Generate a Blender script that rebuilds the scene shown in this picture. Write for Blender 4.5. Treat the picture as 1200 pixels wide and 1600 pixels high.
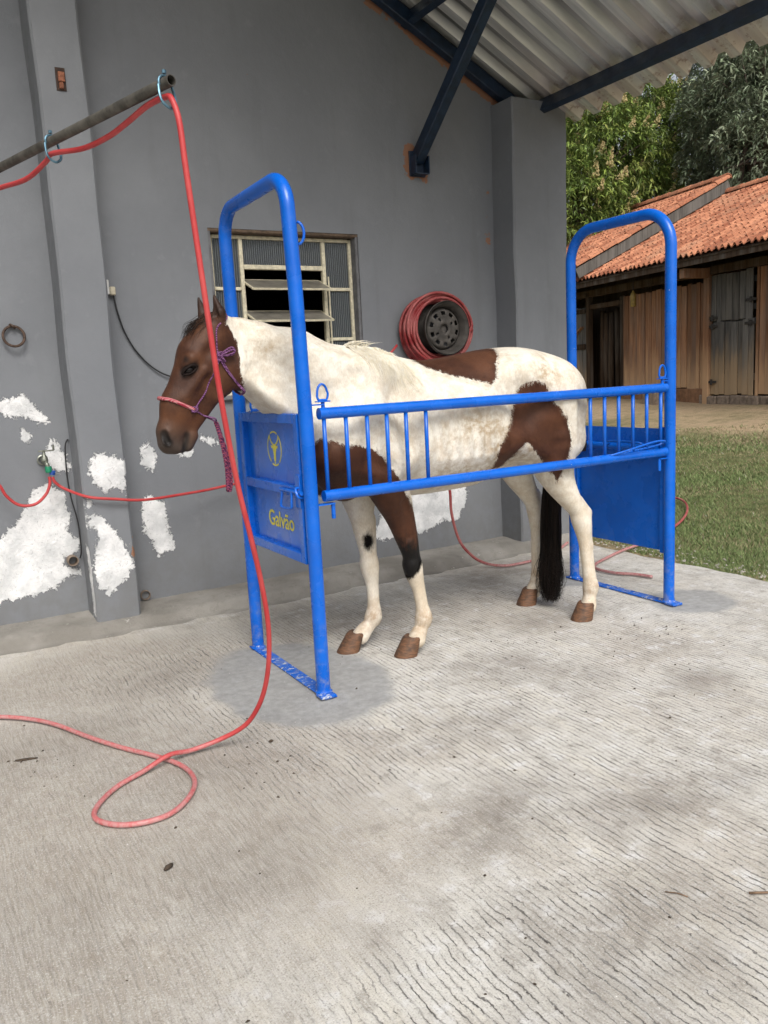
import bpy, bmesh, math, random
import numpy as np
from mathutils import Vector, Matrix

for o in list(bpy.data.objects):
    bpy.data.objects.remove(o)
scene = bpy.context.scene
COL = scene.collection
random.seed(7)
rng = np.random.default_rng(11)
R = math.radians

# ------------------------------------------------------------------ camera
cam_data = bpy.data.cameras.new('camera')
cam_data.sensor_fit = 'VERTICAL'
cam_data.sensor_height = 36.0
cam_data.sensor_width = 27.0
cam_data.lens = 29.006
cam_data.clip_start = 0.05
cam_data.clip_end = 3000
cam = bpy.data.objects.new('camera', cam_data)
COL.objects.link(cam)
rt = Vector((0.860373, -0.507146, -0.050613))
up = Vector((0.126538, 0.116359, 0.985114))
fw = Vector((0.493707, 0.853969, -0.164285))
m = Matrix((rt, up, -fw)).transposed().to_4x4()
m.translation = Vector((0, 0, 1.42))
cam.matrix_world = m
scene.camera = cam

# ------------------------------------------------------------------ world, sun, exposure
SUN_EL, SUN_AZ = 48.0, 194.0        # degrees; azimuth clockwise from +Y
world = bpy.data.worlds.new('World')
scene.world = world
world.use_nodes = True
wn = world.node_tree
wn.nodes.clear()
sky = wn.nodes.new('ShaderNodeTexSky')
sky.sky_type = 'NISHITA'
sky.sun_disc = False
sky.sun_elevation = R(SUN_EL)
sky.sun_rotation = R(SUN_AZ)
sky.air_density = 1.0
sky.dust_density = 6.0
sky.ozone_density = 1.0
hsv = wn.nodes.new('ShaderNodeHueSaturation')
hsv.inputs['Saturation'].default_value = 0.32
bg = wn.nodes.new('ShaderNodeBackground')
bg.inputs['Strength'].default_value = 0.15
wo = wn.nodes.new('ShaderNodeOutputWorld')
wn.links.new(sky.outputs[0], hsv.inputs['Color'])
wn.links.new(hsv.outputs[0], bg.inputs['Color'])
wn.links.new(bg.outputs[0], wo.inputs[0])

sd = bpy.data.lights.new('sun', 'SUN')
sd.energy = 1.5
sd.angle = R(28)
sd.color = (1.0, 0.975, 0.94)
sun = bpy.data.objects.new('sun', sd)
COL.objects.link(sun)
sv = Vector((math.sin(R(SUN_AZ)) * math.cos(R(SUN_EL)), math.cos(R(SUN_AZ)) * math.cos(R(SUN_EL)), math.sin(R(SUN_EL))))
sun.rotation_euler = (-sv).to_track_quat('-Z', 'Y').to_euler()

scene.view_settings.view_transform = 'Standard'
scene.view_settings.look = 'None'
scene.view_settings.exposure = 0.24
scene.view_settings.gamma = 1.0
scene.view_settings.use_curve_mapping = False
scene.render.engine = 'CYCLES'
scene.render.resolution_x = 768
scene.render.resolution_y = 1024

# ------------------------------------------------------------------ helpers: objects
def prop(o, label=None, cat=None, group=None, kind=None):
    if label: o['label'] = label
    if cat: o['category'] = cat
    if group: o['group'] = group
    if kind: o['kind'] = kind
    return o

def empty(name, loc=(0, 0, 0)):
    o = bpy.data.objects.new(name, None)
    o.location = loc
    o.empty_display_size = 0.1
    COL.objects.link(o)
    return o

def attach(o, parent):
    """parent keeping the world placement (all parents here are unrotated)"""
    if parent is not None:
        off = Vector((0, 0, 0))
        p = parent
        while p is not None:
            off += Vector(p.location)
            p = p.parent
        o.parent = parent
        o.location = Vector(o.location) - off
    return o

def mobj(name, verts, faces, mat=None, parent=None, smooth=False, attrs=None):
    me = bpy.data.meshes.new(name)
    if isinstance(verts, np.ndarray): verts = verts.tolist()
    if isinstance(faces, np.ndarray): faces = faces.tolist()
    me.from_pydata(verts, [], faces)
    me.update()
    if smooth is True:
        me.shade_smooth()
    elif smooth:
        me.shade_smooth()
        try:
            me.set_sharp_from_angle(angle=R(smooth))
        except Exception:
            pass
    if attrs:
        for k, v in attrs.items():
            v = np.asarray(v, dtype=np.float32)
            if v.ndim == 1:
                a = me.attributes.new(k, 'FLOAT', 'POINT'); a.data.foreach_set('value', v)
            else:
                a = me.attributes.new(k, 'FLOAT_COLOR', 'POINT')
                vv = np.ones((len(v), 4), np.float32); vv[:, :v.shape[1]] = v
                a.data.foreach_set('color', vv.ravel())
    o = bpy.data.objects.new(name, me)
    COL.objects.link(o)
    if mat is not None: me.materials.append(mat)
    attach(o, parent)
    return o

def catmull(pts, n=8, closed=False):
    P = np.array(pts, float)
    if closed:
        P = np.vstack([P[-1], P, P[0], P[1]])
    else:
        P = np.vstack([2 * P[0] - P[1], P, 2 * P[-1] - P[-2]])
    out = []
    for i in range(1, len(P) - 2):
        p0, p1, p2, p3 = P[i - 1:i + 3]
        for t in np.linspace(0, 1, n, endpoint=False):
            out.append(.5 * (2 * p1 + (p2 - p0) * t + (2 * p0 - 5 * p1 + 4 * p2 - p3) * t * t + (3 * p1 - p0 - 3 * p2 + p3) * t ** 3))
    if not closed: out.append(P[-2])
    return np.array(out)

class MB:
    """collects shapes into one mesh"""
    def __init__(s): s.v = []; s.f = []
    def add(s, v, f):
        b = len(s.v); s.v += [tuple(map(float, q)) for q in v]; s.f += [tuple(b + i for i in q) for q in f]; return s
    def box(s, c, size, rot=None, ch=0.0):
        hx, hy, hz = [q / 2 for q in size]
        c = Vector(c); rot = rot or Matrix.Identity(3)
        if ch <= 0:
            v = [Vector((x, y, z)) for x in (-hx, hx) for y in (-hy, hy) for z in (-hz, hz)]
            f = [(0, 1, 3, 2), (4, 6, 7, 5), (0, 4, 5, 1), (2, 3, 7, 6), (0, 2, 6, 4), (1, 5, 7, 3)]
        else:
            ch = min(ch, hx * .9, hy * .9, hz * .9)
            bm = bmesh.new(); bmesh.ops.create_cube(bm, size=1)
            for q in bm.verts: q.co = Vector((q.co.x * 2 * hx, q.co.y * 2 * hy, q.co.z * 2 * hz))
            bmesh.ops.bevel(bm, geom=bm.edges[:], offset=ch, segments=1, affect='EDGES', profile=.5)
            bm.verts.index_update()
            v = [q.co.copy() for q in bm.verts]; f = [[q.index for q in fc.verts] for fc in bm.faces]; bm.free()
        return s.add([c + rot @ q for q in v], f)
    def beam(s, a, b, w, h, upv=(0, 0, 1), ch=0.0):
        a = Vector(a); b = Vector(b); d = (b - a); L = d.length; d.normalize()
        sd_ = d.cross(Vector(upv)); sd_.normalize(); u = sd_.cross(d)
        rot = Matrix((d, sd_, u)).transposed()
        return s.box((a + b) / 2, (L, w, h), rot, ch)
    def tube(s, pts, r, n=10, caps=True, closed=False, flat=1.0):
        P = np.array(pts, float); k = len(P)
        rr = np.full(k, r) if np.isscalar(r) else np.array(r, float)
        T = np.gradient(P, axis=0) if not closed else (np.roll(P, -1, 0) - np.roll(P, 1, 0))
        T /= np.linalg.norm(T, axis=1)[:, None] + 1e-12
        ref = np.array([0, 0, 1.]) if abs(T[0][2]) < .9 else np.array([1., 0, 0])
        nrm = ref - T[0] * (ref @ T[0]); nrm /= np.linalg.norm(nrm)
        v = []
        for i in range(k):
            nrm = nrm - T[i] * (nrm @ T[i]); nrm /= np.linalg.norm(nrm)
            bi = np.cross(T[i], nrm)
            for j in range(n):
                a = 2 * math.pi * j / n
                v.append(P[i] + rr[i] * (math.cos(a) * nrm + flat * math.sin(a) * bi))
        f = []
        for i in range(k if closed else k - 1):
            for j in range(n):
                i2 = (i + 1) % k
                f.append((i * n + j, i * n + (j + 1) % n, i2 * n + (j + 1) % n, i2 * n + j))
        if caps and not closed:
            f.append(tuple(range(n))[::-1]); f.append(tuple((k - 1) * n + j for j in range(n)))
        return s.add(v, f)
    def lathe(s, prof, c, axis, n=24, closed=False):
        """prof: list of (radius, height along axis)"""
        ax = Vector(axis).normalized(); t = Vector((0, 0, 1)) if abs(ax.z) < .9 else Vector((1, 0, 0))
        e1 = ax.cross(t).normalized(); e2 = ax.cross(e1); c = Vector(c)
        v = []; f = []; k = len(prof)
        for r, h in prof:
            for j in range(n):
                a = 2 * math.pi * j / n
                v.append(c + ax * h + (e1 * math.cos(a) + e2 * math.sin(a)) * r)
        for i in range(k if closed else k - 1):
            for j in range(n):
                i2 = (i + 1) % k
                f.append((i * n + j, i * n + (j + 1) % n, i2 * n + (j + 1) % n, i2 * n + j))
        return s.add(v, f)
    def prism(s, poly, thick):
        """poly: 3D points in a plane, thick: vector"""
        k = len(poly); t = Vector(thick)
        v = [Vector(p) for p in poly] + [Vector(p) + t for p in poly]
        f = [tuple(range(k))[::-1], tuple(range(k, 2 * k))] + [(i, (i + 1) % k, k + (i + 1) % k, k + i) for i in range(k)]
        return s.add(v, f)
    def build(s, name, mat, parent=None, smooth=False, attrs=None):
        return mobj(name, s.v, s.f, mat, parent, smooth, attrs)

def recalc(o):
    bm = bmesh.new(); bm.from_mesh(o.data); bmesh.ops.recalc_face_normals(bm, faces=bm.faces); bm.to_mesh(o.data); bm.free()
    return o

def poly_sd(P, poly):
    """signed distance (+ inside) of points P (n,2) to polygon"""
    poly = np.array(poly, float); d = np.full(len(P), 1e9); ins = np.zeros(len(P), bool)
    for i in range(len(poly)):
        a = poly[i]; b = poly[(i + 1) % len(poly)]
        ab = b - a; t = np.clip(((P - a) @ ab) / (ab @ ab + 1e-12), 0, 1)
        d = np.minimum(d, np.linalg.norm(P - a - t[:, None] * ab, axis=1))
        c = ((a[1] > P[:, 1]) != (b[1] > P[:, 1]))
        xi = a[0] + (P[:, 1] - a[1]) / (b[1] - a[1] + 1e-12) * (b[0] - a[0])
        ins ^= c & (P[:, 0] < xi)
    return np.where(ins, d, -d)

# ------------------------------------------------------------------ helpers: materials
class NT:
    def __init__(s, name):
        s.m = bpy.data.materials.new(name); s.m.use_nodes = True
        s.t = s.m.node_tree; s.t.nodes.clear()
        s.out = s.t.nodes.new('ShaderNodeOutputMaterial')
        s.b = s.t.nodes.new('ShaderNodeBsdfPrincipled')
        s.t.links.new(s.b.outputs[0], s.out.inputs[0])
        s._tc = None
    def sock(s, inp, v):
        if isinstance(v, bpy.types.NodeSocket): s.t.links.new(v, inp)
        elif v is not None:
            if hasattr(inp.default_value, '__len__') and not hasattr(v, '__len__'): v = (v,) * len(inp.default_value)
            if hasattr(inp.default_value, '__len__') and len(inp.default_value) == 4 and len(v) == 3: v = (*v, 1)
            inp.default_value = v
    def set(s, **k):
        for a, v in k.items(): s.sock(s.b.inputs[a.replace('_', ' ')], v)
        return s
    def tc(s, which='Object'):
        if s._tc is None: s._tc = s.t.nodes.new('ShaderNodeTexCoord')
        return s._tc.outputs[which]
    def mapv(s, scale=(1, 1, 1), loc=(0, 0, 0), rot=(0, 0, 0), vec=None):
        n = s.t.nodes.new('ShaderNodeMapping'); s.sock(n.inputs['Vector'], vec or s.tc())
        n.inputs['Scale'].default_value = scale; n.inputs['Location'].default_value = loc; n.inputs['Rotation'].default_value = rot
        return n.outputs[0]
    def noise(s, scale, vec=None, detail=3, rough=.55, dist=0.0, col=False):
        n = s.t.nodes.new('ShaderNodeTexNoise'); s.sock(n.inputs['Vector'], vec or s.tc())
        n.inputs['Scale'].default_value = scale; n.inputs['Detail'].default_value = detail
        n.inputs['Roughness'].default_value = rough; n.inputs['Distortion'].default_value = dist
        return n.outputs['Color' if col else 'Fac']
    def voro(s, scale, vec=None, feat='F1', rnd=1.0, out='Distance'):
        n = s.t.nodes.new('ShaderNodeTexVoronoi'); s.sock(n.inputs['Vector'], vec or s.tc())
        n.feature = feat; n.inputs['Scale'].default_value = scale; n.inputs['Randomness'].default_value = rnd
        return n.outputs[out]
    def wave(s, scale, vec=None, dist=0.0, axis='X', dscale=1.0):
        n = s.t.nodes.new('ShaderNodeTexWave'); s.sock(n.inputs['Vector'], vec or s.tc())
        n.bands_direction = axis; n.inputs['Scale'].default_value = scale; n.inputs['Distortion'].default_value = dist
        n.inputs['Detail Scale'].default_value = dscale
        return n.outputs['Fac']
    def math(s, op, a, b=None, c=None, clamp=False):
        n = s.t.nodes.new('ShaderNodeMath'); n.operation = op; n.use_clamp = clamp
        s.sock(n.inputs[0], a)
        if b is not None: s.sock(n.inputs[1], b)
        if c is not None: s.sock(n.inputs[2], c)
        return n.outputs[0]
    def mr(s, v, a, b, c=0.0, d=1.0, smooth=True):
        n = s.t.nodes.new('ShaderNodeMapRange'); n.interpolation_type = 'SMOOTHSTEP' if smooth else 'LINEAR'
        s.sock(n.inputs['Value'], v)
        for i, q in zip(('From Min', 'From Max', 'To Min', 'To Max'), (a, b, c, d)): s.sock(n.inputs[i], q)
        return n.outputs['Result']
    def mix(s, f, a, b, mode='MIX'):
        n = s.t.nodes.new('ShaderNodeMix'); n.data_type = 'RGBA'; n.blend_type = mode
        s.sock(n.inputs['Factor'], f); s.sock(n.inputs['A'], None)
        s.sock(n.inputs[6], a); s.sock(n.inputs[7], b)
        return n.outputs[2]
    def attr(s, name, col=False):
        n = s.t.nodes.new('ShaderNodeAttribute'); n.attribute_name = name
        return n.outputs['Color' if col else 'Fac']
    def sep(s, vec, i):
        n = s.t.nodes.new('ShaderNodeSeparateXYZ'); s.sock(n.inputs[0], vec); return n.outputs[i]
    def rnd(s):
        n = s.t.nodes.new('ShaderNodeObjectInfo'); return n.outputs['Random']
    def bump(s, h, strength=.3, dist=.01, prev=None):
        n = s.t.nodes.new('ShaderNodeBump'); n.inputs['Strength'].default_value = strength; n.inputs['Distance'].default_value = dist
        s.sock(n.inputs['Height'], h)
        if prev is not None: s.sock(n.inputs['Normal'], prev)
        s.t.links.new(n.outputs[0], s.b.inputs['Normal']); return n.outputs[0]

def simple(name, col, rough=.6, var=.15, scale=20, metal=0.0, bump=.1, bd=.003, spec=None, coat=0.0):
    t = NT(name); n = t.noise(scale, detail=4)
    a = tuple(c * (1 - var) for c in col); b = tuple(min(1, c * (1 + var)) for c in col)
    t.set(Base_Color=t.mix(t.mr(n, .3, .7), a, b), Roughness=t.mr(t.noise(scale * 2.3), .3, .7, rough * .85, min(1, rough * 1.15)), Metallic=metal)
    if spec is not None: t.set(Specular_IOR_Level=spec)
    if coat: t.set(Coat_Weight=coat, Coat_Roughness=.1)
    if bump: t.bump(t.noise(scale * 4, detail=3), bump, bd)
    return t.m
# ================================================================== setting
def terrain(x):
    s = np.clip(np.asarray(x, float) - 4.9, 0, None)
    return np.minimum(.085 * s * s / (s + .6), .72)

def mat_ground():
    t = NT('lawn_soil')
    n1 = t.noise(.9, detail=5); n2 = t.noise(7, detail=5); n3 = t.noise(60, detail=3)
    g = t.mix(t.mr(n2, .35, .65), (.075, .085, .035), (.15, .14, .065))
    soil = t.mix(t.mr(n3, .3, .7), (.26, .19, .115), (.42, .32, .21))
    dry = t.math('ADD', t.attr('dry'), t.mr(n1, .35, .75, -.35, .5), clamp=True)
    dry = t.math('MULTIPLY', dry, t.mr(n2, .25, .6, .6, 1.1), clamp=True)
    c = t.mix(dry, g, soil)
    t.set(Base_Color=c, Roughness=.95, Specular_IOR_Level=.15)
    t.bump(t.math('ADD', n3, n2), .6, .03)
    return t.m

xs = np.concatenate([[-900, -200, -60, -20, 0, 3, 4.3], np.arange(4.6, 16, .2), [17, 19, 22, 26, 32, 45, 70, 150, 400, 1500]])
ys = np.concatenate([[-900, -200, -60, -20, -8, -3, 0, 1.5], np.arange(2, 18, .3), [19, 22, 26, 34, 50, 90, 200, 500, 1600]])
GX, GY = np.meshgrid(xs, ys, indexing='ij')
GZ = terrain(GX) - .03 + .02 * np.sin(GX * 2.1) * np.sin(GY * 1.7) * (GX > 5.2)
# hide the sheet a little below the slab and inside the house
GV = np.stack([GX, GY, GZ], -1).reshape(-1, 3)
nx, ny = len(xs), len(ys)
I = np.arange(nx * ny).reshape(nx, ny)
GF = np.stack([I[:-1, :-1], I[1:, :-1], I[1:, 1:], I[:-1, 1:]], -1).reshape(-1, 4)
off = -((GV[:, 0] - 12.789) * .981 - (GV[:, 1] - 9.455) * .192)      # metres in front of the barn
dry = np.clip((3.3 - off) / 1.6, 0, 1) * (GV[:, 0] > 5)
dry = np.maximum(dry, .9 * np.clip(1 - np.abs(GV[:, 0] - 4.75) / .45, 0, 1))
ground = prop(mobj('ground', GV, GF, mat_ground(), None, True, {'dry': dry}), kind='structure')

# ---- concrete slab with raked grooves
def mat_floor():
    t = NT('raked_concrete')
    o = t.tc()
    warp = t.noise(3.2, detail=2, col=True)
    wv = t.t.nodes.new('ShaderNodeVectorMath'); wv.operation = 'MULTIPLY_ADD'
    t.sock(wv.inputs[0], warp); wv.inputs[1].default_value = (.045, .02, 0); t.sock(wv.inputs[2], o)
    w = wv.outputs[0]
    fine = t.noise(1.0, t.mapv((150, 10, 1), vec=w), detail=4, rough=.65)
    x_ = t.sep(w, 0)
    jit = t.noise(1.0, t.mapv((16, 11, 1)), detail=4, rough=.65)
    ph = t.math('ADD', t.math('MULTIPLY', x_, 42.0), t.math('ADD', t.math('MULTIPLY', jit, 1.2), t.math('MULTIPLY', t.noise(70, detail=2), .5)))           # ~24 mm pitch, wandering
    sw = t.math('ABSOLUTE', t.math('SUBTRACT', t.math('FRACT', ph), .5))
    brk = t.noise(1.0, t.mapv((60, 8.5, 1), vec=w), detail=4, rough=.7)
    wide = t.mr(brk, .32, .70, -.05, .16)
    gro = t.mr(t.math('SUBTRACT', sw, wide), -.045, .02, 1.0, 0.0)
    sof = t.math('MULTIPLY', t.mr(sw, .02, .28, 1.0, 0.0), t.mr(t.noise(24, detail=4, rough=.7), .38, .60, .15, 1.0))
    n_big = t.noise(1.15, detail=4, rough=.6); n_mid = t.noise(4.5, detail=5, rough=.65); n_f = t.noise(90, detail=4, rough=.7)
    rake = t.attr('rake'); cem = t.attr('cement'); stain = t.attr('stain')
    e = t.math('ADD', cem, t.mr(n_mid, .2, .8, -.035, .035))
    cm = t.mr(e, -.03, .05)
    dirt = t.mr(n_mid, .40, .66); n_m2 = t.noise(11, detail=5, rough=.7); n_g = t.noise(210, detail=2, rough=.6); n_st = t.noise(1.0, t.mapv((9, 1.6, 1)), detail=4, rough=.6)
    dirt2 = t.mr(n_big, .42, .62)
    base = t.mix(dirt2, (.575, .555, .505), (.45, .41, .35))
    base = t.mix(t.math('MULTIPLY', dirt, .45), base, (.255, .23, .195))
    base = t.mix(t.mr(n_f, .35, .75, 0, .35), base, (.56, .55, .53))
    base = t.mix(t.mr(n_st, .50, .66, 0, .7), base, (.58, .55, .48))
    base = t.mix(t.mr(n_st, .30, .44, .40, 0), base, (.27, .245, .21))
    base = t.mix(t.mr(n_m2, .52, .68, 0, .75), base, (.68, .68, .675))
    base = t.mix(t.mr(n_m2, .32, .47, .6, 0), base, (.24, .215, .18))
    base = t.mix(t.math('MULTIPLY', t.attr('mud'), t.mr(n_m2, .25, .6, .35, .9)), base, (.285, .25, .205))
    st = t.math('MULTIPLY', t.math('MULTIPLY', stain, t.mr(n_mid, .22, .55)), .95, clamp=True)
    base = t.mix(st, base, (.185, .16, .13))
    gm = t.math('MULTIPLY', t.math('MULTIPLY', gro, rake), t.math('SUBTRACT', 1.0, cm))
    base = t.mix(t.math('MULTIPLY', gm, .92), base, (.055, .050, .046))
    sm_ = t.math('MULTIPLY', t.math('MULTIPLY', sof, t.mr(fine, .30, .62, .25, 1)), t.math('MULTIPLY', rake, t.math('SUBTRACT', 1.0, cm)))
    base = t.mix(t.math('MULTIPLY', sm_, .62), base, (.175, .16, .14))
    base = t.mix(t.mr(n_g, .30, .47, .65, 0), base, (.17, .155, .14))
    base = t.mix(t.mr(n_g, .56, .70, 0, .45), base, (.68, .67, .65))
    fm = t.math('MULTIPLY', t.mr(fine, .38, .62, .0, 1.0), t.math('SUBTRACT', 1.0, cm))
    base = t.mix(t.math('MULTIPLY', fm, .22), base, (.60, .59, .565))
    cemc = t.mix(t.mr(t.noise(26, detail=4), .3, .7), (.205, .21, .212), (.28, .285, .285))
    base = t.mix(t.math('MULTIPLY', cm, .80), base, cemc)
    spk = t.voro(26, rnd=1.0)
    base = t.mix(t.math('MULTIPLY', t.mr(spk, .035, .075, 1, 0), t.mr(n_mid, .5, .6)), base, (.70, .68, .65))
    t.set(Base_Color=base, Roughness=t.mr(n_mid, .3, .7, .72, .93), Specular_IOR_Level=.3)
    base = t.mix(t.mr(n_g, .25, .42, .45, 0), base, (.10, .09, .08)) if False else base
    h = t.math('SUBTRACT', t.math('ADD', t.math('MULTIPLY', n_f, .35), t.math('MULTIPLY', n_g, .3)), t.math('ADD', t.math('MULTIPLY', gm, .9), t.math('MULTIPLY', sm_, .5)))
    h = t.math('ADD', h, t.math('MULTIPLY', fm, .35))
    b1 = t.bump(n_mid, .25, .02)
    t.bump(h, .55, .006, b1)
    return t.m

step = .06
fx = np.arange(-5.0, 4.80, step); fy = np.arange(-4.0, 5.02, step)
FX, FY = np.meshgrid(fx, fy, indexing='ij')
edge = 4.73 + .012 * np.sin(FY * 2.3) + .012 * np.sin(FY * 7.1 + 1) + .012 * np.sin(FY * 19.0)
k = np.clip((FX - 4.2) / .6, 0, 1)
FX2 = FX + k * (edge - 4.77)
FZ = .003 * np.sin(FX * 3.1 + .5) * np.sin(FY * 2.7) - .05 * np.clip((FX - 4.68) / .1, 0, 1)
FV = np.stack([FX2, FY, FZ], -1).reshape(-1, 3)
a, b = FX.shape
I = np.arange(a * b).reshape(a, b)
FF = np.stack([I[:-1, :-1], I[1:, :-1], I[1:, 1:], I[:-1, 1:]], -1).reshape(-1, 4)
x, y = FV[:, 0], FV[:, 1]
def blob(cx, cy, rx, ry, ang=0):
    c, s = math.cos(ang), math.sin(ang); u = (x - cx) * c + (y - cy) * s; v = -(x - cx) * s + (y - cy) * c
    return np.clip(1 - np.sqrt((u / rx) ** 2 + (v / ry) ** 2), 0, 1)
c1 = .42 - np.sqrt(((x - 1.50) / 1.0) ** 2 + ((y - 3.50) / 1.42) ** 2)
c2 = .27 - np.sqrt(((x - 3.93) / 1.0) ** 2 + ((y - 3.20) / .95) ** 2)
c3 = .17 - np.sqrt(((x - 3.74) / 1.0) ** 2 + ((y - 4.02) / 1.0) ** 2)
cem = np.maximum.reduce([c1, c2, c3])
stain = np.maximum.reduce([blob(2.33, 3.03, .30, .30), .9 * blob(2.55, 2.75, .22, .2), 1.1 * blob(1.50, 1.95, .42, .22, .3), .9 * blob(1.95, 1.75, .3, .22),
    .8 * blob(1.42, 1.30, .42, .36), .6 * blob(.45, 3.45, .5, .3, .4), .6 * blob(.75, 2.15, .4, .3), .5 * blob(.15, 2.2, .3, .4), .8 * blob(2.95, 2.35, .25, .2), .7 * blob(1.02, 3.9, .5, .35),
    .8 * blob(2.0, 4.1, .6, .22), .7 * blob(3.0, 3.5, .5, .25), .7 * blob(2.25, 1.7, .3, .12), .6 * blob(1.8, 2.6, .4, .2), .9 * blob(3.6, 4.45, .7, .35), .7 * blob(1.18, 1.05, .3, .2, .8), .55 * blob(.9, 2.9, .5, .4)])
# where the rake bit deep: to the right and in front, weak towards the left and along the wall
rake = np.clip((x * .74 + .18 * y - .92) / .55, .22, 1.0)
rake *= 1 - .75 * np.clip((y - 4.1) / .6, 0, 1)
smear = blob(1.15, 1.95, .65, .42, .5)                        # float-finished smear with the rake lines closed
rake *= 1 - .85 * np.clip(smear * 2.2, 0, 1)
rake = np.maximum(rake, 1.15 * np.clip(blob(1.35, 1.15, 1.0, .62, -.1) * 3, 0, 1))
floor = prop(mobj('concrete_floor', FV, FF, mat_floor(), None, True, {'cement': cem, 'mud': np.clip(2.0 * np.maximum.reduce([blob(.45, 2.9, 1.0, 1.5, .25), .8 * blob(.75, 4.2, 1.3, .8), .7 * blob(.25, 1.9, .5, .6)]), 0, 1.0), 'stain': stain, 'rake': np.clip(rake, 0, 1.2)}), kind='structure')

# ================================================================== grey stable building
YW = 5.17
def roof_z(xx): return 3.95 - .494 * (np.asarray(xx, float) - 3.22)
RIDGE = -.70
def gable(xx):
    xx = np.asarray(xx, float)
    return np.where(xx >= RIDGE, roof_z(xx), roof_z(2 * RIDGE - xx)) - .03

PUTTY = [
 [(0.30,1.38),(0.42,1.385),(0.52,1.39),(0.56,1.40),(0.63,1.41),(0.68,1.37),(0.76,1.26),(0.74,1.24),(0.64,1.27),(0.56,1.29),(0.41,1.32),(.30,1.33)],
 [(0.60,1.18),(0.62,1.21),(0.66,1.19),(0.65,1.15),(0.61,1.14)],
 [(0.71,1.05),(0.78,1.13),(0.81,1.10),(0.84,1.01),(0.84,0.95),(0.78,0.95),(0.73,0.99)],
 [(0.10,.52),(0.29,0.55),(0.46,0.62),(0.56,0.74),(0.64,0.86),(0.72,0.88),(0.79,0.82),(0.80,0.75),(0.83,0.70),(0.79,0.59),(0.86,0.53),(0.86,0.46),(0.76,0.45),(0.75,0.38),(0.86,0.36),(0.85,0.31),(0.73,0.31),(0.68,0.25),(0.59,0.25),(0.49,0.23),(0.38,0.21),(0.24,0.20),(.1,.2)],
 [(1.26,1.03),(1.29,1.08),(1.34,1.07),(1.37,1.02),(1.37,0.98),(1.33,0.89),(1.27,0.95)],
 [(1.26,0.73),(1.31,0.75),(1.39,0.69),(1.40,0.59),(1.42,0.44),(1.42,0.40),(1.35,0.37),(1.32,0.36),(1.30,0.46),(1.24,0.53),(1.24,0.63)],
 [(1.66,1.10),(1.73,1.08),(1.81,1.04),(1.82,1.01),(1.75,1.02),(1.65,1.06)],
 [(1.44,1.01),(1.49,1.01),(1.62,1.02),(1.59,0.97),(1.51,0.97)],
 [(2.89,0.24),(2.96,0.41),(3.22,0.54),(3.51,0.54),(3.74,0.54),(3.73,0.38),(3.64,0.28),(3.49,0.29),(3.37,0.23),(3.26,0.22),(3.03,0.23)]]
PUTTY_P = [
 [(0.91,0.96),(0.93,1.01),(0.96,1.06),(1.01,1.06),(1.08,1.03),(1.12,0.99),(1.11,0.79),(1.08,0.81),(1.06,0.87),(1.02,0.84),(0.97,0.82),(0.94,0.89)],
 [(0.88,0.79),(0.91,0.79),(0.91,0.75),(0.87,0.75)],
 [(0.86,0.70),(0.92,0.70),(1.00,0.63),(1.02,0.59),(1.07,0.51),(1.10,0.39),(1.11,0.37),(1.05,0.30),(0.98,0.23),(0.95,0.22),(0.94,0.26),(0.90,0.27),(0.88,0.42),(0.91,0.61),(0.87,0.63)]]

def mat_wall():
    t = NT('grey_wall_paint')
    n1 = t.noise(1.1, detail=4); n2 = t.noise(9, detail=5, rough=.65); n3 = t.noise(130, detail=3)
    streak = t.noise(1.0, t.mapv((7, 7, .7)), detail=4)
    base = t.mix(t.mr(n1, .3, .7), (.166, .175, .189), (.198, .208, .222))
    base = t.mix(t.mr(streak, .52, .74, 0, .32), base, (.135, .14, .147))
    base = t.mix(t.mr(n2, .58, .75, 0, .4), base, (.235, .243, .255))
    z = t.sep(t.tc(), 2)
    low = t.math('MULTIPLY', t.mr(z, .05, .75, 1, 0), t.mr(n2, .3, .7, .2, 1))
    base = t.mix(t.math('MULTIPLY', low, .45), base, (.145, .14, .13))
    # ragged putty where the old paint was scraped
    pa = t.attr('putty')
    rag = t.math('ADD', t.math('MULTIPLY', t.math('SUBTRACT', t.noise(30, detail=8, rough=.78, dist=.9), .5), .15),
                 t.math('MULTIPLY', t.math('SUBTRACT', t.noise(1.0, t.mapv((14, 14, 6)), detail=4), .5), .09))
    pm = t.mr(t.math('ADD', pa, rag), -.001, .002)
    put = t.mix(t.mr(t.noise(7, detail=5, rough=.6), .35, .65), (.60, .61, .61), (.86, .86, .855))
    crk = t.mr(t.noise(26, detail=8, rough=.82, dist=2.2), .555, .63)
    put = t.mix(t.math('MULTIPLY', crk, .85), put, (.40, .40, .40))
    base = t.mix(pm, base, put)
    bk = t.attr('brick')
    bm_ = t.mr(t.math('ADD', bk, t.mr(n2, .2, .8, -.03, .03)), -.003, .004)
    base = t.mix(bm_, base, t.mix(n2, (.24, .11, .06), (.30, .16, .10)))
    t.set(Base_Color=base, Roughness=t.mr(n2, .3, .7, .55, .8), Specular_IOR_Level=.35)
    b1 = t.bump(t.math('ADD', n2, t.math('MULTIPLY', n3, .25)), .42, .010)
    b2 = t.bump(t.math('MULTIPLY', pm, t.mr(t.noise(40, detail=6, rough=.75, dist=.8), .2, .8, .4, 1)), .8, .008, b1)
    return t.m
M_WALL = mat_wall()
M_NAVY = simple('navy_steel_paint', (.008, .021, .046), .40, .3, 18, bump=.05)
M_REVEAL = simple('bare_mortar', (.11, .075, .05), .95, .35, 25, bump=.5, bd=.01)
M_CREAM = simple('cream_steel_paint', (.62, .57, .42), .5, .18, 40, bump=.15)

stable = prop(empty('stable_building', (4.0, YW, 0)), 'grey painted stable wall with window, pillars and corrugated roof overhang', 'building')

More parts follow.
